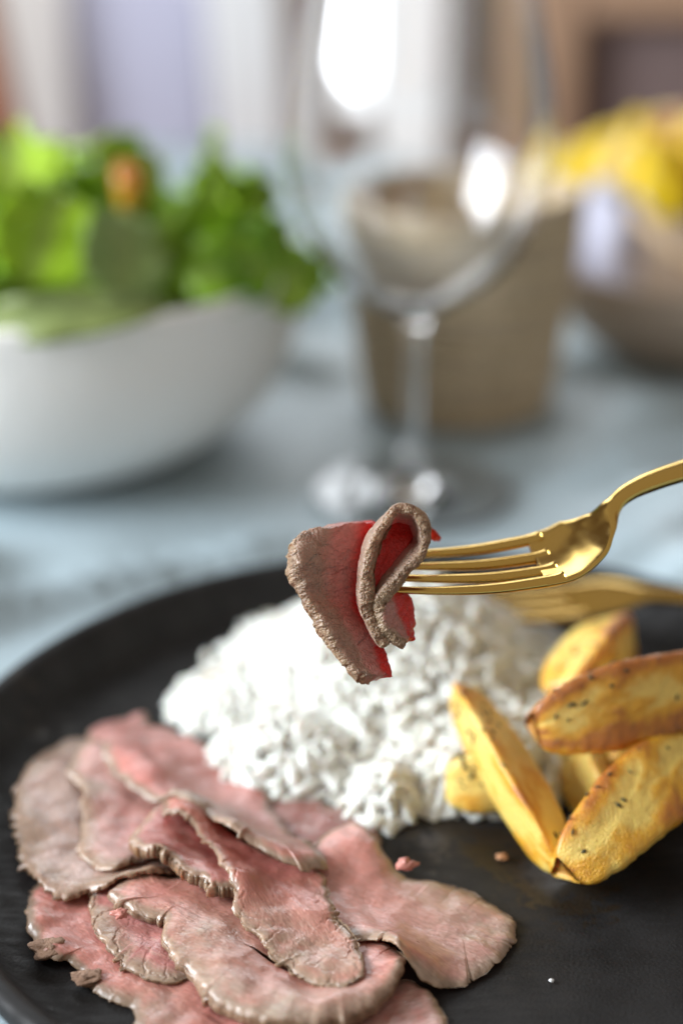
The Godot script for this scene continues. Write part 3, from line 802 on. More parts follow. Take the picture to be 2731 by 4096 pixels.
func rice() -> void:
	var at := Vector3(0.014, FLOOR, -0.441)
	var o := thing("rice_mound", "mound of white boiled rice in the middle of the dark plate", "rice", at)
	var v := PackedVector3Array()
	var n := 70
	for i in n:
		for j in n:
			var x := (i / (n - 1.0) - 0.5) * 0.17
			var z := (j / (n - 1.0) - 0.5) * 0.16
			v.append(Vector3(x, rice_height(x + at.x, z + at.z) - 0.003, z))
	var idx := PackedInt32Array()
	var whole := net(n, n, false)
	for i in range(0, whole.size(), 3):            # only under the mound, not over the rim
		if maxf(v[whole[i]].y, maxf(v[whole[i + 1]].y, v[whole[i + 2]].y)) > -0.0026: idx.append_array(whole.slice(i, i + 3))
	put("rice_core", commit(v, idx, PackedColorArray(), PackedVector2Array(), false), M.rice, o)
	var kinds := [grain_mesh(0.4), grain_mesh(1.9), grain_mesh(3.3), grain_mesh(5.0)]
	var all := []
	rng.seed = 77
	while all.size() < 4400:
		var x := rng.randf_range(-0.09, 0.09) + at.x
		var z := rng.randf_range(-0.08, 0.085) + at.z
		var h := rice_height(x, z)
		if h < 0.0012: continue
		var g := Vector3(rice_height(x - 0.002, z) - rice_height(x + 0.002, z), 0.004, rice_height(x, z - 0.002) - rice_height(x, z + 0.002)).normalized()
		var b := Basis(Quaternion(Vector3.UP, g)) * Basis(Vector3.UP, rng.randf() * TAU) * Basis(Vector3.FORWARD, rng.randfn(0.0, 0.26)) * Basis(Vector3.RIGHT, rng.randf() * TAU)
		var s := rng.randf_range(0.92, 1.25)
		var p := Vector3(x, maxf(h - rng.randf_range(-0.0014, 0.0034), 0.001), z) - Vector3(at.x, 0, at.z)
		all.append(Transform3D(b.scaled(Vector3(s, s, s)), p))
	all.sort_custom(func(a, c): return a.origin.z - a.origin.y * 0.6 > c.origin.z - c.origin.y * 0.6)
	var stray := 0
	for i in 300:
		var g := put("rice_grain", kinds[i % 4], M.rice, o)
		g.transform = all[i]
	for k in 4:
		var mm := MultiMesh.new()
		mm.transform_format = MultiMesh.TRANSFORM_3D
		mm.mesh = kinds[k]
		var mine := []
		for i in range(300, all.size()):
			if i % 4 == k: mine.append(all[i])
		mm.instance_count = mine.size()
		for i in mine.size(): mm.set_instance_transform(i, mine[i])
		var mi := MultiMeshInstance3D.new()
		mi.name = "rice_grains"
		mi.multimesh = mm
		mi.material_override = M.rice
		o.add_child(mi, true)
		tag(mi, "", "", "", "stuff")


# ---------------------------------------------------------------- potatoes
func wedge(label: String, a: Vector3, b: Vector3, w: float, h: float, roll: float, sd: float, sear := 0.5) -> void:
	var base := (a + b) / 2.0
	var t := (b - a).normalized()
	var side := t.cross(Vector3.UP).normalized().rotated(t, roll)
	var up := side.cross(t).normalized()
	var m := 64
	var n := 56
	var v := PackedVector3Array()
	var col := PackedColorArray()
	var len_ := a.distance_to(b)
	for i in m:
		var f := i / (m - 1.0)
		var prof := pow(maxf(sin(lerpf(0.02, PI - 0.02, f)), 0.0), 0.24)
		var bow := up * sin(f * PI) * h * 0.16
		for k in n:
			var ang := TAU * k / n
			# a rounded wedge: two flat cut faces meet at a ridge on top, the skin side below is rounder
			var r := 0.0
			for face in [[0.55, 0.62], [2.5, 0.66], [-1.57, 0.72]]: r += pow(maxf(0.0, cos(ang - face[0])) / face[1], 6.0)
			r = minf(pow(r, -1.0 / 6.0), 1.25)
			var ridge := 1.0
			var q := Vector3(f * len_, cos(ang) * 0.02, sin(ang) * 0.02) * 1000.0
			var n1 := nz.get_noise_3d(q.x * 6.0 + sd * 100.0, q.y * 5.0, q.z * 5.0)
			var n2 := nz.get_noise_3d(q.x * 25.0 + sd * 100.0, q.y * 20.0, q.z * 20.0)
			var n3 := nz.get_noise_3d(q.x * 80.0 + sd * 100.0, q.y * 60.0, q.z * 60.0)
			r *= ridge * 1.12 * (1.0 + 0.07 * n1 + 0.03 * n2 + 0.014 * n3)
			var p := a.lerp(b, f) + bow + (side * cos(ang) * w + up * sin(ang) * h) * r * prof * 0.5
			v.append(p - base)
			var edge := maxf(exp(-pow(angle_difference(ang, PI * 0.5) / 0.3, 2.0)), 0.8 * exp(-pow(angle_difference(ang, -0.35) / 0.28, 2.0)))
			edge = maxf(edge, 0.5 * exp(-minf(f, 1.0 - f) * 18.0))
			var s := clampf(edge * 0.7 * sear * 1.6 + 0.75 * n1 + 0.3 * n2 - 0.22 + sear * 0.4, 0.0, 1.0)
			var c := Color(0.8, 0.57, 0.13).lerp(Color(0.7, 0.35, 0.015), smoothstep(0.05, 0.5, s))
			c = c.lerp(Color(0.45, 0.15, 0.008), smoothstep(0.5, 1.0, s))
			c = c.lerp(Color(0.16, 0.05, 0.008), smoothstep(0.95, 1.3, s + 0.35 * n3))
			c = c * (1.0 + 0.1 * n3)
			col.append(c)
	var idx := net(m, n, false, true)
	for e in 2:
		var k0 := v.size()
		v.append((a if e == 0 else b) - base)
		col.append(Color(0.4, 0.17, 0.03))
		for k in n:
			var x := (0 if e == 0 else (m - 1) * n) + k
			var y := (0 if e == 0 else (m - 1) * n) + (k + 1) % n
			idx.append_array(PackedInt32Array([k0, y, x] if e == 0 else [k0, x, y]))
	var o := thing("potato_wedge", label, "potato", base, "roasted potato wedges beside the rice")
	put("wedge_body", commit(v, idx, col), M.potato, o)
	# dried herb flecks stuck to the upper side
	rng.seed = int(sd * 1000.0)
	var st := SurfaceTool.new()
	st.begin(Mesh.PRIMITIVE_TRIANGLES)
	for g in 22:
		var i := clampi(int(absf(rng.randfn(0.0, 0.3)) * m) + 5, 5, m - 7)
		var k := rng.randi_range(2, n / 2 - 2)
		var p := v[i * n + k]
		var e1 := (v[(i + 1) * n + k] - p).normalized().rotated((v[(i + 1) * n + k] - p).normalized().cross(v[i * n + k + 1] - p).normalized(), rng.randf() * TAU)
		var nrm := (v[(i + 1) * n + k] - p).cross(v[i * n + k + 1] - p).normalized()
		if nrm.dot(p - (a.lerp(b, i / (m - 1.0)) - base)) < 0.0: nrm = -nrm
		var e2 := nrm.cross(e1)
		var l := rng.randf_range(0.0005, 0.0019)
		var wd := rng.randf_range(0.0003, 0.0007)
		var z := [p + e1 * l + nrm * 0.0001, p - e1 * l + nrm * 0.0001, p + e2 * wd + nrm * 0.0002, p - e2 * wd + nrm * 0.0002, p + nrm * 0.0006]
		for f in [[0, 2, 4], [2, 1, 4], [1, 3, 4], [3, 0, 4], [0, 3, 1], [0, 1, 2]]:
			for q in f: st.add_vertex(z[q])
	st.generate_normals()
	tag(put("herb_flecks", st.commit(), M.herb, o), "", "", "", "stuff")


func potatoes() -> void:
	wedge("golden potato wedge in front of the rice, leaning pointed end down toward the plate", Vector3(0.03228, 0.038, -0.39258), Vector3(0.05533, 0.017, -0.33956), 0.0125, 0.0155, 0.5, 1.3, 0.5)
	wedge("large herb-flecked potato wedge nearest the viewer at the right edge", Vector3(0.05508, 0.02, -0.33267), Vector3(0.10023, 0.034, -0.37371), 0.0215, 0.019, -0.35, 2.6, 0.75)
	wedge("browned potato wedge lying across the top of the potato heap", Vector3(0.04977, 0.043, -0.36368), Vector3(0.10775, 0.047, -0.38149), 0.0205, 0.0205, 0.1, 3.4, 1.15)
	wedge("potato wedge standing at the back of the heap against the rice", Vector3(0.06422, 0.03, -0.40164), Vector3(0.08578, 0.034, -0.43699), 0.019, 0.019, 0.4, 4.8, 0.9)
	wedge("small yellow potato piece half hidden under the leaning wedge", Vector3(0.02822, 0.02, -0.37368), Vector3(0.0541, 0.019, -0.3735), 0.0155, 0.016, 0.2, 5.5, 0.35)
	wedge("shaded potato wedge in the gap between the larger wedges", Vector3(0.06273, 0.018, -0.40976), Vector3(0.07146, 0.018, -0.36243), 0.016, 0.016, 0.2, 6.1, 0.4)
	wedge("potato wedge underneath the heap by the right edge", Vector3(0.07345, 0.02, -0.37628), Vector3(0.10808, 0.022, -0.40548), 0.022, 0.02, 0.0, 7.9, 0.5)


# ---------------------------------------------------------------- plate, bowl, glass, basket
func plate() -> void:
	var o := thing("dinner_plate", "matt black round dinner plate with a low upright rim", "plate", Vector3(0.029, 0, -0.373))
	var p := PackedVector2Array([Vector2(0, 0.002), Vector2(0.1, 0.002), Vector2(0.112, 0.0005), Vector2(0.12, 0.0005), Vector2(0.127, 0.003), Vector2(0.134, 0.01), Vector2(0.138, 0.0175), Vector2(0.14, 0.0235), Vector2(0.1397, 0.0248), Vector2(0.1386, 0.0255), Vector2(0.1365, 0.0253), Vector2(0.1348, 0.0243), Vector2(0.1318, 0.0195), Vector2(0.129, 0.0148), Vector2(0.1262, 0.0119), Vector2(0.122, 0.0107), Vector2(0.115, 0.0105), Vector2(0.06, 0.0103), Vector2(0, 0.0103)])
	put("plate_body", lathe(p, 180, 0.006, 3.0, 0.29), M.plate, o)


func salad() -> void:
	var c: Vector3 = Vector3(-0.13831, 0, -0.64452)
	var o := thing("salad_bowl", "white ceramic bowl filled with green salad", "bowl", Vector3(c.x, 0.0015, -0.69))
	var p := smooth2(PackedVector2Array([Vector2(0, 0.004), Vector2(0.05, 0.004), Vector2(0.056, 0.0), Vector2(0.063, 0.0), Vector2(0.081, 0.008), Vector2(0.101, 0.026), Vector2(0.1095, 0.047), Vector2(0.1125, 0.066), Vector2(0.1135, 0.0775), Vector2(0.1125, 0.0795), Vector2(0.1105, 0.0785), Vector2(0.1085, 0.064), Vector2(0.1045, 0.046), Vector2(0.095, 0.027), Vector2(0.076, 0.012), Vector2(0.0, 0.008)]), 4)
	var body := put("bowl_body", lathe(p, 96, 0.01, 9.0), M.china, o)
	body.scale = Vector3(1.08, 1.07, 1.08)
	var at := Vector3(c.x, 0.05, -0.69)
	var s := thing("green_salad", "heap of green lettuce leaves in the white bowl", "salad", at)
	rng.seed = 21
	# leaves heaped in a dome, each one a part
	for k in 300:
		var a := rng.randf() * TAU
		var r := sqrt(rng.randf()) * 0.098
		var dome := 0.07 * (1.0 - pow(r / 0.118, 2.0))
		var root := Vector3(cos(a) * r * 0.75, dome * rng.randf_range(0.1, 0.75), sin(a) * r * 0.75)
		var out := Vector3(cos(a + rng.randfn(0.0, 0.7)), rng.randf_range(0.05, 0.75), sin(a + rng.randfn(0.0, 0.7))).normalized()
		var l := rng.randf_range(0.026, 0.05)
		var tip := root + out * l
		var lim := 0.112 + rng.randf() * 0.01
		var hor := Vector2(tip.x, tip.z)
		if hor.length() > lim: hor = hor.normalized() * lim
		tip = Vector3(hor.x, minf(tip.y, 0.085 - 0.042 * pow(hor.length() / 0.11, 2.0) + rng.randf() * 0.008), hor.y)
		leaf(s, root, tip, rng.randf_range(0.01, 0.02), rng.randf_range(0.0, 1.0), rng.randf())
	# leaves one can tell apart in the photograph
	leaf(s, Vector3(-0.12034, 0.09653, -0.59881) - at, Vector3(-0.11052, 0.12504, -0.63294) - at, 0.021, 0.45, 0.1)
	leaf(s, Vector3(-0.08639, 0.09257, -0.59165) - at, Vector3(-0.08837, 0.1183, -0.62457) - at, 0.018, 0.9, 0.7, Color(0.25, 0.36, 0.11))
	leaf(s, Vector3(-0.13686, 0.08715, -0.57841) - at, Vector3(-0.06227, 0.09385, -0.58131) - at, 0.009, 0.55, 0.3, Color(0.2, 0.25, 0.075))
	for k in 9:
		var f := k / 8.0
		leaf(s, Vector3(-0.07057, 0.09514, -0.66903).lerp(Vector3(-0.03461, 0.08529, -0.64298), f) - at, Vector3(-0.05562, 0.13019, -0.70599).lerp(Vector3(-0.00887, 0.08429, -0.65344), f) + Vector3(rng.randfn(0, 0.002), rng.randfn(0, 0.003), 0) - at, 0.015, rng.randf_range(0.3, 0.9), rng.randf())
	leaf(s, Vector3(-0.06123, 0.09221, -0.62418) - at, Vector3(-0.0253, 0.09602, -0.63673) - at, 0.016, 0.2, 0.5)
	leaf(s, Vector3(-0.03332, 0.09758, -0.6592) - at, Vector3(-0.00517, 0.08038, -0.64086) - at, 0.013, 0.3, 0.4)
	leaf(s, Vector3(-0.06508, 0.11456, -0.69923) - at, Vector3(-0.05834, 0.13536, -0.71913) - at, 0.014, 0.7, 0.8)
	leaf(s, Vector3(-0.05219, 0.10189, -0.67195) - at, Vector3(-0.03431, 0.12008, -0.69072) - at, 0.02, 0.6, 0.2)
	leaf(s, Vector3(-0.02903, 0.08825, -0.63881) - at, Vector3(-0.05258, 0.10491, -0.62968) - at, 0.018, 0.0, 0.9)
	leaf(s, Vector3(-0.13271, 0.1164, -0.65644) - at, Vector3(-0.13857, 0.13393, -0.68582) - at, 0.022, 0.6, 0.6)
	leaf(s, Vector3(-0.09998, 0.11538, -0.67779) - at, Vector3(-0.08466, 0.13035, -0.69517) - at, 0.02, 0.8, 0.25)
	var t := thing("tomato_piece", "orange-red piece of tomato tucked among the salad leaves", "tomato", Vector3(-0.08568, 0.12237, -0.65358))
	var v := PackedVector3Array()
	var col := PackedColorArray()
	for i in 16:
		for j in 20:
			var th := PI * i / 15.0
			var ph := TAU * j / 20
			var d := Vector3(sin(th) * cos(ph), cos(th), sin(th) * sin(ph))
			var k := 1.0 + 0.35 * nz.get_noise_3dv(d * 90.0)
			v.append(d * k * Vector3(0.0065, 0.0105, 0.0065))
			col.append(Color(0.38, 0.12, 0.015).lerp(Color(0.42, 0.23, 0.015), clampf(0.5 - d.y * 0.8 + nz.get_noise_3dv(d * 120.0), 0.0, 1.0)))
	put("tomato_flesh", commit(v, net(16, 20, false, true), col), M.tomato, t)


func leaf(parent: Node3D, root: Vector3, tip: Vector3, half: float, pale: float, sd: float, own := Color(0, 0, 0)) -> void:
	var mid := (root + tip) / 2.0
	var t := (tip - root).normalized()
	var out := Vector3(mid.x, 0.03, mid.z).normalized()
	var side := t.cross(out).normalized()
	var up := side.cross(t).normalized()
	var bend := mid + up * root.distance_to(tip) * 0.22
	var nu := 13
	var nv := 9
	var P := PackedVector3Array()
	for i in nu:
		var f := i / (nu - 1.0)
		var c := root.lerp(bend, f).lerp(bend.lerp(tip, f), f)
		var w := half * pow(maxf(sin(PI * pow(lerpf(0.06, 0.97, f), 0.75)), 0.0), 0.7)
		for j in nv:
			var x := j / (nv - 1.0) * 2.0 - 1.0
			var ruffle := sin(f * 15.0 + sd * 30.0) * 0.2 * x * x + sin(f * 27.0 + x * 2.0 + sd * 70.0) * 0.16 * absf(x)
			P.append(c + side * x * w + up * (absf(x) * 0.3 + ruffle) * half)
	var dark := Color(0.14, 0.32, 0.008)
	var mid_c := Color(0.32, 0.52, 0.012)
	var light := Color(0.42, 0.52, 0.13)
	var base_c := dark.lerp(mid_c, clampf(pale * 2.0, 0.0, 1.0)).lerp(light, clampf(pale * 2.0 - 1.0, 0.0, 1.0) * 0.8)
	if own.g > 0.0: base_c = own
	var tint := func(i: int, j: int, e: int, p: Vector3) -> Color:
		var x := absf(j / 8.0 * 2.0 - 1.0)
		var c := base_c.lerp(Color(0.33, 0.42, 0.13), exp(-x * 9.0) * 0.6)
		return c * (1.0 + 0.25 * nz.get_noise_3dv(p * 30000.0))
	put("lettuce_leaf", solid_sheet(P, nu, nv, 0.0006, tint), M.leaf, parent)


func wine_glass() -> void:
	var c: Vector3 = Vector3(0.02947, 0, -0.62032)
	var o := thing("wine_glass", "empty clear wine glass standing behind the dark plate", "wine glass", Vector3(c.x, 0.0015, c.z))
	var outer := smooth2(PackedVector2Array([Vector2(0, 0.0), Vector2(0.037, 0.0), Vector2(0.0406, 0.0004), Vector2(0.0408, 0.001), Vector2(0.037, 0.0012), Vector2(0.02, 0.002), Vector2(0.008, 0.0062), Vector2(0.0042, 0.015), Vector2(0.0034, 0.03), Vector2(0.0034, 0.055), Vector2(0.0042, 0.07), Vector2(0.009, 0.078), Vector2(0.02, 0.0845), Vector2(0.034, 0.0965), Vector2(0.0455, 0.115), Vector2(0.051, 0.135), Vector2(0.052, 0.147), Vector2(0.0505, 0.165), Vector2(0.0462, 0.19), Vector2(0.0405, 0.215), Vector2(0.039, 0.222)]), 6)
	var inner := smooth2(PackedVector2Array([Vector2(0.0386, 0.2228), Vector2(0.038, 0.222), Vector2(0.0394, 0.215), Vector2(0.0449, 0.19), Vector2(0.0491, 0.165), Vector2(0.0506, 0.147), Vector2(0.0496, 0.135), Vector2(0.0448, 0.1154), Vector2(0.033, 0.0977), Vector2(0.019, 0.0861), Vector2(0.008, 0.081), Vector2(0, 0.08)]), 6)
	outer.append_array(inner)
	put("glass_body", lathe(outer, 160), M.glass, o)


func basket() -> void:
	var c: Vector3 = Vector3(0.0557, 0, -0.71562)
	var o := thing("straw_basket", "round brown coiled straw basket behind the wine glass", "basket", Vector3(c.x, 0.001, -0.738))
	var rings := 19
	for k in rings:
		var f := k / (rings - 1.0)
		var r := lerpf(0.042, 0.054, pow(f, 0.8)) + 0.0004 * sin(k * 2.3)
		var y := 0.003 + f * 0.098
		var path := PackedVector3Array()
		for i in 61:
			var a := TAU * i / 60.0
			path.append(Vector3(cos(a) * r, y + 0.0005 * sin(a * 3.0 + k), sin(a) * r))
		put("straw_coil", tube(path, PackedFloat32Array([0.0029]), 8, 1.0), M.pale_straw if k % 3 == 1 else M.straw, o)
	put("basket_base", lathe(PackedVector2Array([Vector2(0, 0.0), Vector2(0.04, 0.0), Vector2(0.04, 0.005), Vector2(0, 0.005)]), 40), M.straw, o)


# ---------------------------------------------------------------- right-hand side and room behind
func right_side() -> void:
	var c: Vector3 = Vector3(0.18584, 0, -0.80511)
	var o := thing("tan_bowl", "wide tan stoneware bowl at the right edge behind the plate", "bowl", Vector3(c.x, 0.0015, c.z - 0.02))
	var p := smooth2(PackedVector2Array([Vector2(0, 0.004), Vector2(0.035, 0.004), Vector2(0.04, 0.0), Vector2(0.046, 0.0), Vector2(0.062, 0.012), Vector2(0.076, 0.03), Vector2(0.081, 0.046), Vector2(0.0805, 0.0485), Vector2(0.0785, 0.0475), Vector2(0.073, 0.032), Vector2(0.058, 0.016), Vector2(0.03, 0.009), Vector2(0, 0.009)]), 4)
	put("bowl_body", lathe(p, 80, 0.01, 2.0), M.tan_ware, o)
	# napkin folded into the tan bowl
	var k := thing("white_napkin", "white cloth napkin crumpled over the back of the tan bowl", "napkin", Vector3(0.13574, 0.05009, -0.84567))
	var P := PackedVector3Array()
	for i in 14:
		for j in 12:
			var x := (i / 13.0 - 0.5)
			var y := (j / 11.0 - 0.5)
			P.append(Vector3(x * 0.054 + 0.006 * sin(y * 7.0), y * 0.05 + 0.004 * sin(x * 11.0), -y * 0.045 + 0.006 * sin(x * 9.0 + y * 5.0)))
	put("napkin_cloth", solid_sheet(P, 14, 12, 0.004, func(i, j, e, q): return Color.WHITE), M.napkin, k)
	# dark dish heaped with yellow food
	var d: Vector3 = Vector3(0.19738, 0.04115, -1.01614)
	o = thing("dark_dish", "dark brown serving dish heaped with yellow food at the back right", "dish", Vector3(d.x + 0.03, 0.001, d.z))
	var top := d.y
	p = smooth2(PackedVector2Array([Vector2(0, 0.003), Vector2(0.07, 0.0), Vector2(0.085, 0.004), Vector2(0.096, top * 0.5), Vector2(0.1, top), Vector2(0.098, top + 0.001), Vector2(0.087, top * 0.55), Vector2(0.07, top * 0.4), Vector2(0, top * 0.4)]), 4)
	put("dish_body", lathe(p, 64), M.dark_ware, o)
	rng.seed = 5
	var lump := []
	for g in 3: lump.append(food_lump(g))
	for g in 18:
		var a := rng.randf() * TAU
		var r := sqrt(rng.randf()) * 0.075
		var piece := thing("yellow_food_piece", ["glossy yellow chunk of food in the dark dish", "pale yellow chunk of food in the dark dish", "orange-brown chunk of food in the dark dish"][0 if g < 10 else (1 if g < 17 else 2)], "food", o.position + Vector3(cos(a) * r, top + 0.006 + 0.03 * (1.0 - r / 0.085) * rng.randf_range(0.3, 1.0), sin(a) * r), ["glossy yellow chunks in the dark dish", "pale yellow chunks in the dark dish", "orange-brown chunks in the dark dish"][0 if g < 10 else (1 if g < 17 else 2)])
		piece.rotation = Vector3(rng.randf() * 3.0, rng.randf() * 6.0, rng.randf() * 3.0)
		put("chunk", lump[0 if g < 10 else (1 if g < 17 else 2)], M.yellow, piece)
	# wooden spoon slanting down from the dish to the right edge
	var s := thing("wooden_spoon", "thin wooden spoon handle slanting in front of the dark dish", "spoon", Vector3(0.14254, 0.07263, -0.89901))
	var path := curve(PackedVector3Array([Vector3(0.14132, 0.07375, -0.89949) - s.position, Vector3(0.1566, 0.0649, -0.86297) - s.position, Vector3(0.17587, 0.05231, -0.81394) - s.position, Vector3(0.19805, 0.03804, -0.77508) - s.position]), 24)
	put("handle", tube(path, PackedFloat32Array([0.005]), 12, 0.8), M.spoon_wood, s)


func food_lump(g: int) -> ArrayMesh:
	var v := PackedVector3Array()
	var col := PackedColorArray()
	var base_c: Color = [Color(0.72, 0.5, 0.01), Color(0.68, 0.5, 0.14), Color(0.5, 0.2, 0.04)][g]
	for i in 13:
		for j in 16:
			var th := PI * i / 12.0
			var ph := TAU * j / 16
			var d := Vector3(sin(th) * cos(ph), cos(th), sin(th) * sin(ph))
			v.append(d * (1.0 + 0.5 * nz.get_noise_3dv(d * 70.0 + Vector3.ONE * g * 300.0)) * Vector3(0.03, 0.017, 0.022))
			col.append(base_c * (1.0 + 0.3 * nz.get_noise_3dv(d * 160.0)))
	return commit(v, net(13, 16, false, true), col)


func setting() -> void:
	# the table and its printed cloth
	var t := thing("dining_table", "dining table under the pale grey-blue cloth", "table", Vector3(0, -0.04, -0.55))
	var top := put("table_top", bevel_box(2.4, 0.036, 1.6, 0.004), M.wood, t)
	top.position.y = 0.02
	var cloth := relief(mat(Color(0.38, 0.475, 0.52), 0.5), noise_tex(FastNoiseLite.TYPE_SIMPLEX_SMOOTH, 0.2, 256, 2), 0.01)
	cloth.uv1_scale = Vector3.ONE * 30.0
	cloth.albedo_texture = noise_tex(FastNoiseLite.TYPE_SIMPLEX_SMOOTH, 0.06, 256, 4, false, Color(0.9, 0.9, 0.9), Color(1, 1, 1))
	cloth.rim_enabled = true
	cloth.rim = 0.3
	# what stands on the cloth presses its folds flat: centre and radius of each foot
	var feet := [[Vector2(0.029, -0.373), 0.142], [Vector2(Vector3(-0.13831, 0, -0.64452).x, -0.69), 0.1], [Vector2(Vector3(0.02947, 0, -0.62032).x, Vector3(0.02947, 0, -0.62032).z), 0.044], [Vector2(Vector3(0.0557, 0, -0.71562).x, -0.738), 0.048], [Vector2(Vector3(0.18584, 0, -0.80511).x, Vector3(0.18584, 0, -0.80511).z - 0.02), 0.06], [Vector2(Vector3(0.19738, 0.04115, -1.01614).x + 0.03, Vector3(0.19738, 0.04115, -1.01614).z), 0.09]]
	var folds := FastNoiseLite.new()
	folds.seed = 8
	folds.frequency = 0.0066
	folds.fractal_octaves = 2
	var v := PackedVector3Array()
	var uv := PackedVector2Array()
	var n := 230
	for i in n:
		for j in n:
			var x := (i / (n - 1.0) - 0.5) * 1.6
			var z := (j / (n - 1.0) - 0.5) * 1.6
			var p := Vector2(x, z - 0.55)
			var free := 1.0
			for f in feet: free = minf(free, smoothstep(0.0, 0.05, p.distance_to(f[0]) - f[1]))
			var q := p.rotated(0.6) * 1000.0
			var ridge := 1.0 - absf(folds.get_noise_2d(q.x * 0.55, q.y * 1.5)) * 2.6
			var h := 0.015 * pow(clampf(ridge, 0.0, 1.0), 1.6) + 0.007 * folds.get_noise_2d(q.x * 1.3 + 400.0, q.y * 1.3)
			v.append(Vector3(x, maxf(0.0, h) * free - 0.0006, z))
			uv.append(Vector2(i / (n - 1.0), j / (n - 1.0)))
	var tc := put("tablecloth", commit(v, net(n, n, false), PackedColorArray(), uv, false), cloth)
	tc.position = Vector3(0, 0, -0.55)
	tag(tc, "softly creased pale grey-blue tablecloth under the plate, bowl and glass", "tablecloth")
	# room behind
	var wall := put("back_wall", bevel_box(6.0, 3.4, 0.1), M.wall)
	wall.position = Vector3(0, 0.9, -2.65)
	tag(wall, "plain brownish wall behind the table", "", "", "structure")
	var fl := put("floor", bevel_box(6.0, 0.1, 5.0), M.wood)
	fl.position = Vector3(0, -0.81, -0.6)
	tag(fl, "brown wooden floor under the table", "", "", "structure")
	# bright glazed door behind the wine glass
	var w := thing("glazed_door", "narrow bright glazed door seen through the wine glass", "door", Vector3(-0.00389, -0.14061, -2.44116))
	var pane := put("glowing_panel", bevel_box(0.075, 1.6, 0.01), M.pane, w)
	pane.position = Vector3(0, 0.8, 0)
	pane = put("glowing_panel", bevel_box(0.12, 1.85, 0.01), M.curtain_glow, w)  # stands for a pale curtain; its brightness is added as glow
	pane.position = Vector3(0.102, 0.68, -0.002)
	for x in [-0.053, 0.18]:
		var fr := put("frame", bevel_box(0.03, 1.9, 0.03), M.wall, w)
		fr.position = Vector3(x, 0.7, 0.01)
	area(w, Vector3(0, 0.8, 0.03), Vector2(0.075, 1.5), Vector3(0, 0, 1), 0.05, Color(0.94, 0.97, 1.0))
	w = thing("white_post", "upright white painted post behind the salad bowl", "post", Vector3(-0.08473, 0.03615, -1.53699))
	var post := put("post", bevel_box(0.07, 0.5, 0.04, 0.006), M.white_paint, w)
	post.rotation.z = 0.05
	# lavender and cream chair cloths
	w = thing("lavender_cushion", "pale lavender upright cushion behind the salad bowl", "cushion", Vector3(-0.18391, 0.0248, -1.58656))
	soft_panel(w, "cushion_cover", 0.15, 0.26, 0.05, M.lavender)
	w = thing("cream_cushion", "cream upright cushion left of the lavender one", "cushion", Vector3(-0.30167, 0.02618, -1.66343))
	soft_panel(w, "cushion_cover", 0.13, 0.26, 0.05, M.cream)
	w = thing("wooden_chair", "reddish brown wooden chair back at the far left edge", "chair", Vector3(-0.31508, 0.05085, -1.48887))
	var ch := put("back_post", bevel_box(0.035, 0.34, 0.03, 0.006), M.red_wood, w)
	ch.rotation.z = 0.12
	# wooden chair at the back right
	w = thing("wooden_chair", "light brown wooden chair back behind the yellow food", "chair", Vector3(0.19378, 0.05104, -1.54343))
	put("back_post", bevel_box(0.055, 0.34, 0.04, 0.006), M.pale_wood, w)
	var rail := put("top_rail", bevel_box(0.3, 0.05, 0.036, 0.006), M.pale_wood, w)
	rail.position = Vector3(0.18, 0.062, 0.0)
	var back := put("back_panel", bevel_box(0.28, 0.25, 0.02, 0.006), M.mauve, w)
	back.position = Vector3(0.17, -0.09, -0.03)


func soft_panel(o: Node3D, called: String, w: float, h: float, d: float, m: Material) -> void:
	var v := PackedVector3Array()
	for i in 17:
		for j in 28:
			var th := PI * i / 16.0
			var ph := TAU * j / 28
			var q := Vector3(sin(th) * cos(ph), cos(th), sin(th) * sin(ph))
			v.append(Vector3(signf(q.x) * pow(absf(q.x), 0.35) * w / 2.0, signf(q.y) * pow(absf(q.y), 0.35) * h / 2.0, q.z * d / 2.0 + 0.004 * sin(q.x * 5.0)))
	put(called, commit(v, net(17, 28, false, true)), m, o)


func area(parent: Node3D, at: Vector3, size: Vector2, towards: Vector3, energy: float, c: Color) -> void:
	var l := AreaLight3D.new()
	l.name = "daylight"
	parent.add_child(l, true)
	l.position = at
	l.area_size = size
	l.basis = Basis.looking_at(towards)
	l.light_color = c
	l.light_energy = energy
	l.area_range = 8.0
	l.shadow_enabled = true


func small_bits() -> void:
	rng.seed = 3
	var bits := [[Vector3(0.04187, 0.0115, -0.35063), 0.0011, "crumb", "tiny brown crumb on the plate between beef and potatoes"], [Vector3(0.049, 0.011, -0.3024), 0.0005, "salt_grain", "single white salt grain at the lower right of the plate"], [Vector3(0.01593, 0.02, -0.33539), 0.0022, "beef_scrap", "small pink scrap of beef at the upper edge of the wide slice"], [Vector3(-0.06965, 0.0135, -0.31062), 0.0033, "beef_scrap", "ragged brown scrap of crust at the left end of the lowest slice"], [Vector3(-0.05897, 0.0125, -0.3015), 0.0027, "beef_scrap", "torn crust scrap on the plate at the front edge of the lowest slice"], [Vector3(-0.05326, 0.019, -0.317), 0.0016, "beef_scrap", "tiny pale scrap of beef beside the brown-banded slice"]]
	for b in bits:
		var v := PackedVector3Array()
		for i in 17:
			for j in 24:
				var th := PI * i / 16.0
				var ph := TAU * j / 24
				var d := Vector3(sin(th) * cos(ph), cos(th), sin(th) * sin(ph))
				v.append(d * Vector3(1.2, 0.6, 0.8) * b[1] * (1.0 + 0.7 * nz.get_noise_3dv(d * 80.0 + b[0] * 9000.0) + 0.15 * nz.get_noise_3dv(d * 400.0)))
		var o := put(b[2], commit(v, net(17, 24, false, true)), M.salt if b[2] == "salt_grain" else (M.crumb if b[2] == "crumb" else (M.crust if "crust" in b[3] else M.scrap)))
		o.position = b[0]
		tag(o, b[3], "crumb" if b[2] != "salt_grain" else "salt")


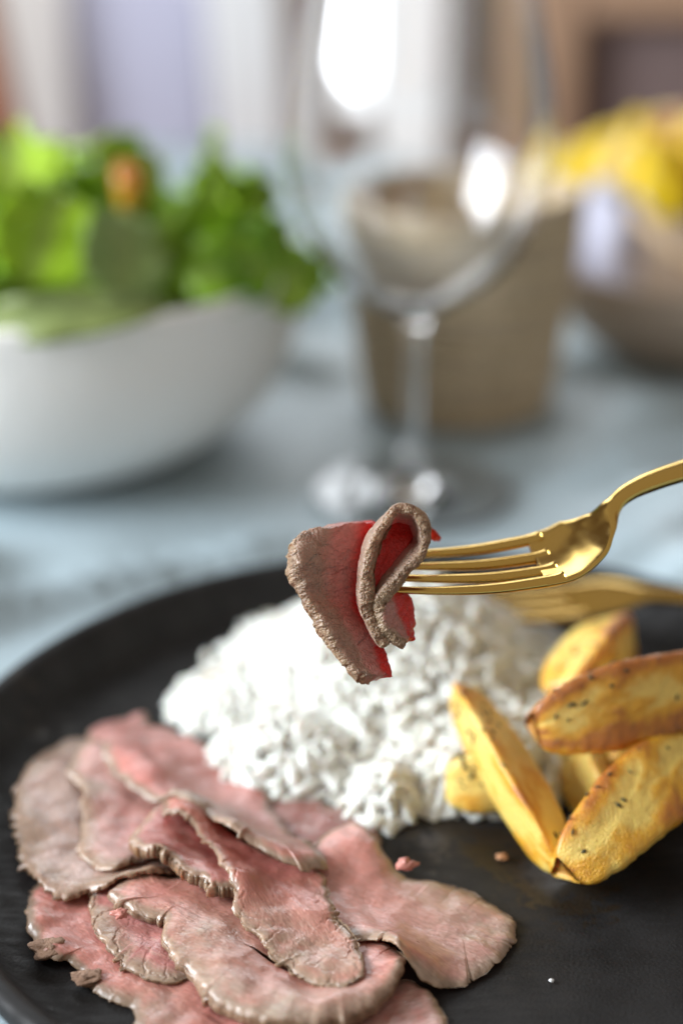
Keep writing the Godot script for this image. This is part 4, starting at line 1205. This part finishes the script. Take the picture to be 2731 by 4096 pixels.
func _ready() -> void:
	# camera
	var cam := Camera3D.new()
	cam.name = "camera"
	add_child(cam)
	cam.position = Vector3(0, 0.2613, 0)
	cam.rotation_degrees = Vector3(-23.4, 0, 0)
	var lens := CameraAttributesPhysical.new()
	lens.frustum_focal_length = 37.755
	lens.frustum_focus_distance = 0.3835
	lens.frustum_near = 0.02
	lens.frustum_far = 30.0
	lens.exposure_aperture = 2.25
	cam.attributes = lens
	# air and light: daylight from a large window on the left and one at the back, soft light of the room elsewhere
	var we := WorldEnvironment.new()
	we.name = "environment"
	var env := Environment.new()
	env.background_mode = Environment.BG_COLOR
	env.background_color = Color(0.7, 0.66, 0.62)
	env.background_energy_multiplier = 0.52
	env.tonemap_mode = Environment.TONE_MAPPER_LINEAR
	env.tonemap_exposure = 1.9
	env.sdfgi_enabled = true
	env.ssao_enabled = true
	env.ssil_enabled = true
	we.environment = env
	add_child(we)
	nz.noise_type = FastNoiseLite.TYPE_SIMPLEX_SMOOTH
	nz.frequency = 0.01
	nz.fractal_octaves = 2
	nz.seed = 11
	cells.noise_type = FastNoiseLite.TYPE_CELLULAR
	cells.frequency = 0.16
	cells.cellular_return_type = FastNoiseLite.RETURN_DISTANCE2_SUB
	cells.cellular_jitter = 1.0
	cells.fractal_type = FastNoiseLite.FRACTAL_NONE
	cells.seed = 5
	make_materials()
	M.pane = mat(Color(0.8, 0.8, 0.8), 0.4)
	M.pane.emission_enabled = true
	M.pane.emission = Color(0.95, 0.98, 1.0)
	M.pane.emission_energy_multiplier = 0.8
	M.curtain_glow = M.pane.duplicate()
	M.curtain_glow.emission_energy_multiplier = 0.3  # curtain strip made to glow, though it is no light source
	M.spoon_wood = mat(Color(0.6, 0.44, 0.27), 0.6)
	M.red_wood = mat(Color(0.3, 0.11, 0.05), 0.6)
	M.pale_wood = mat(Color(0.4, 0.25, 0.16), 0.6)
	M.crust = relief(tri(mat(Color(0.38, 0.23, 0.15), 0.5), 90.0), M.potato.heightmap_texture, 0.06)
	M.scrap = mat(Color(0.5, 0.2, 0.16), 0.4)
	window("left_window", "tall bright window on the left of the table", Vector3(-1.3, 0.66, -0.25), Vector3(1, 0, 0.0), Vector2(0.95, 0.72), 3.0)
	window("back_window", "wide bright window in the wall behind the table", Vector3(-0.2, 1.05, -2.5), Vector3(0, 0, 1), Vector2(1.8, 1.1), 1.3)
	setting()
	plate()
	salad()
	wine_glass()
	basket()
	right_side()
	rice()
	potatoes()
	roast_beef()
	held_beef()
	forks()
	small_bits()


func window(called: String, label: String, at: Vector3, towards: Vector3, size: Vector2, energy: float) -> void:
	var o := thing(called.replace("left_", "").replace("back_", ""), label, "window", at)
	o.basis = Basis.looking_at(Vector3(towards.x, 0, towards.z))
	var p := put("glowing_panel", bevel_box(size.x, size.y, 0.01), M.pane, o)
	for s in [-1, 1]:
		var f := put("frame", bevel_box(0.06, size.y + 0.12, 0.05), M.white_paint, o)
		f.position = Vector3(s * (size.x / 2.0 + 0.031), 0, 0)
		f = put("frame", bevel_box(size.x, 0.06, 0.05), M.white_paint, o)
		f.position = Vector3(0, s * (size.y / 2.0 + 0.031), 0)
	var bar := put("glazing_bar", bevel_box(0.035, size.y, 0.03), M.white_paint, o)
	bar.position.z = -0.012
	area(o, Vector3(0, 0, -0.04), size, Vector3(0, 0, -1), energy, Color(0.95, 0.975, 1.0))
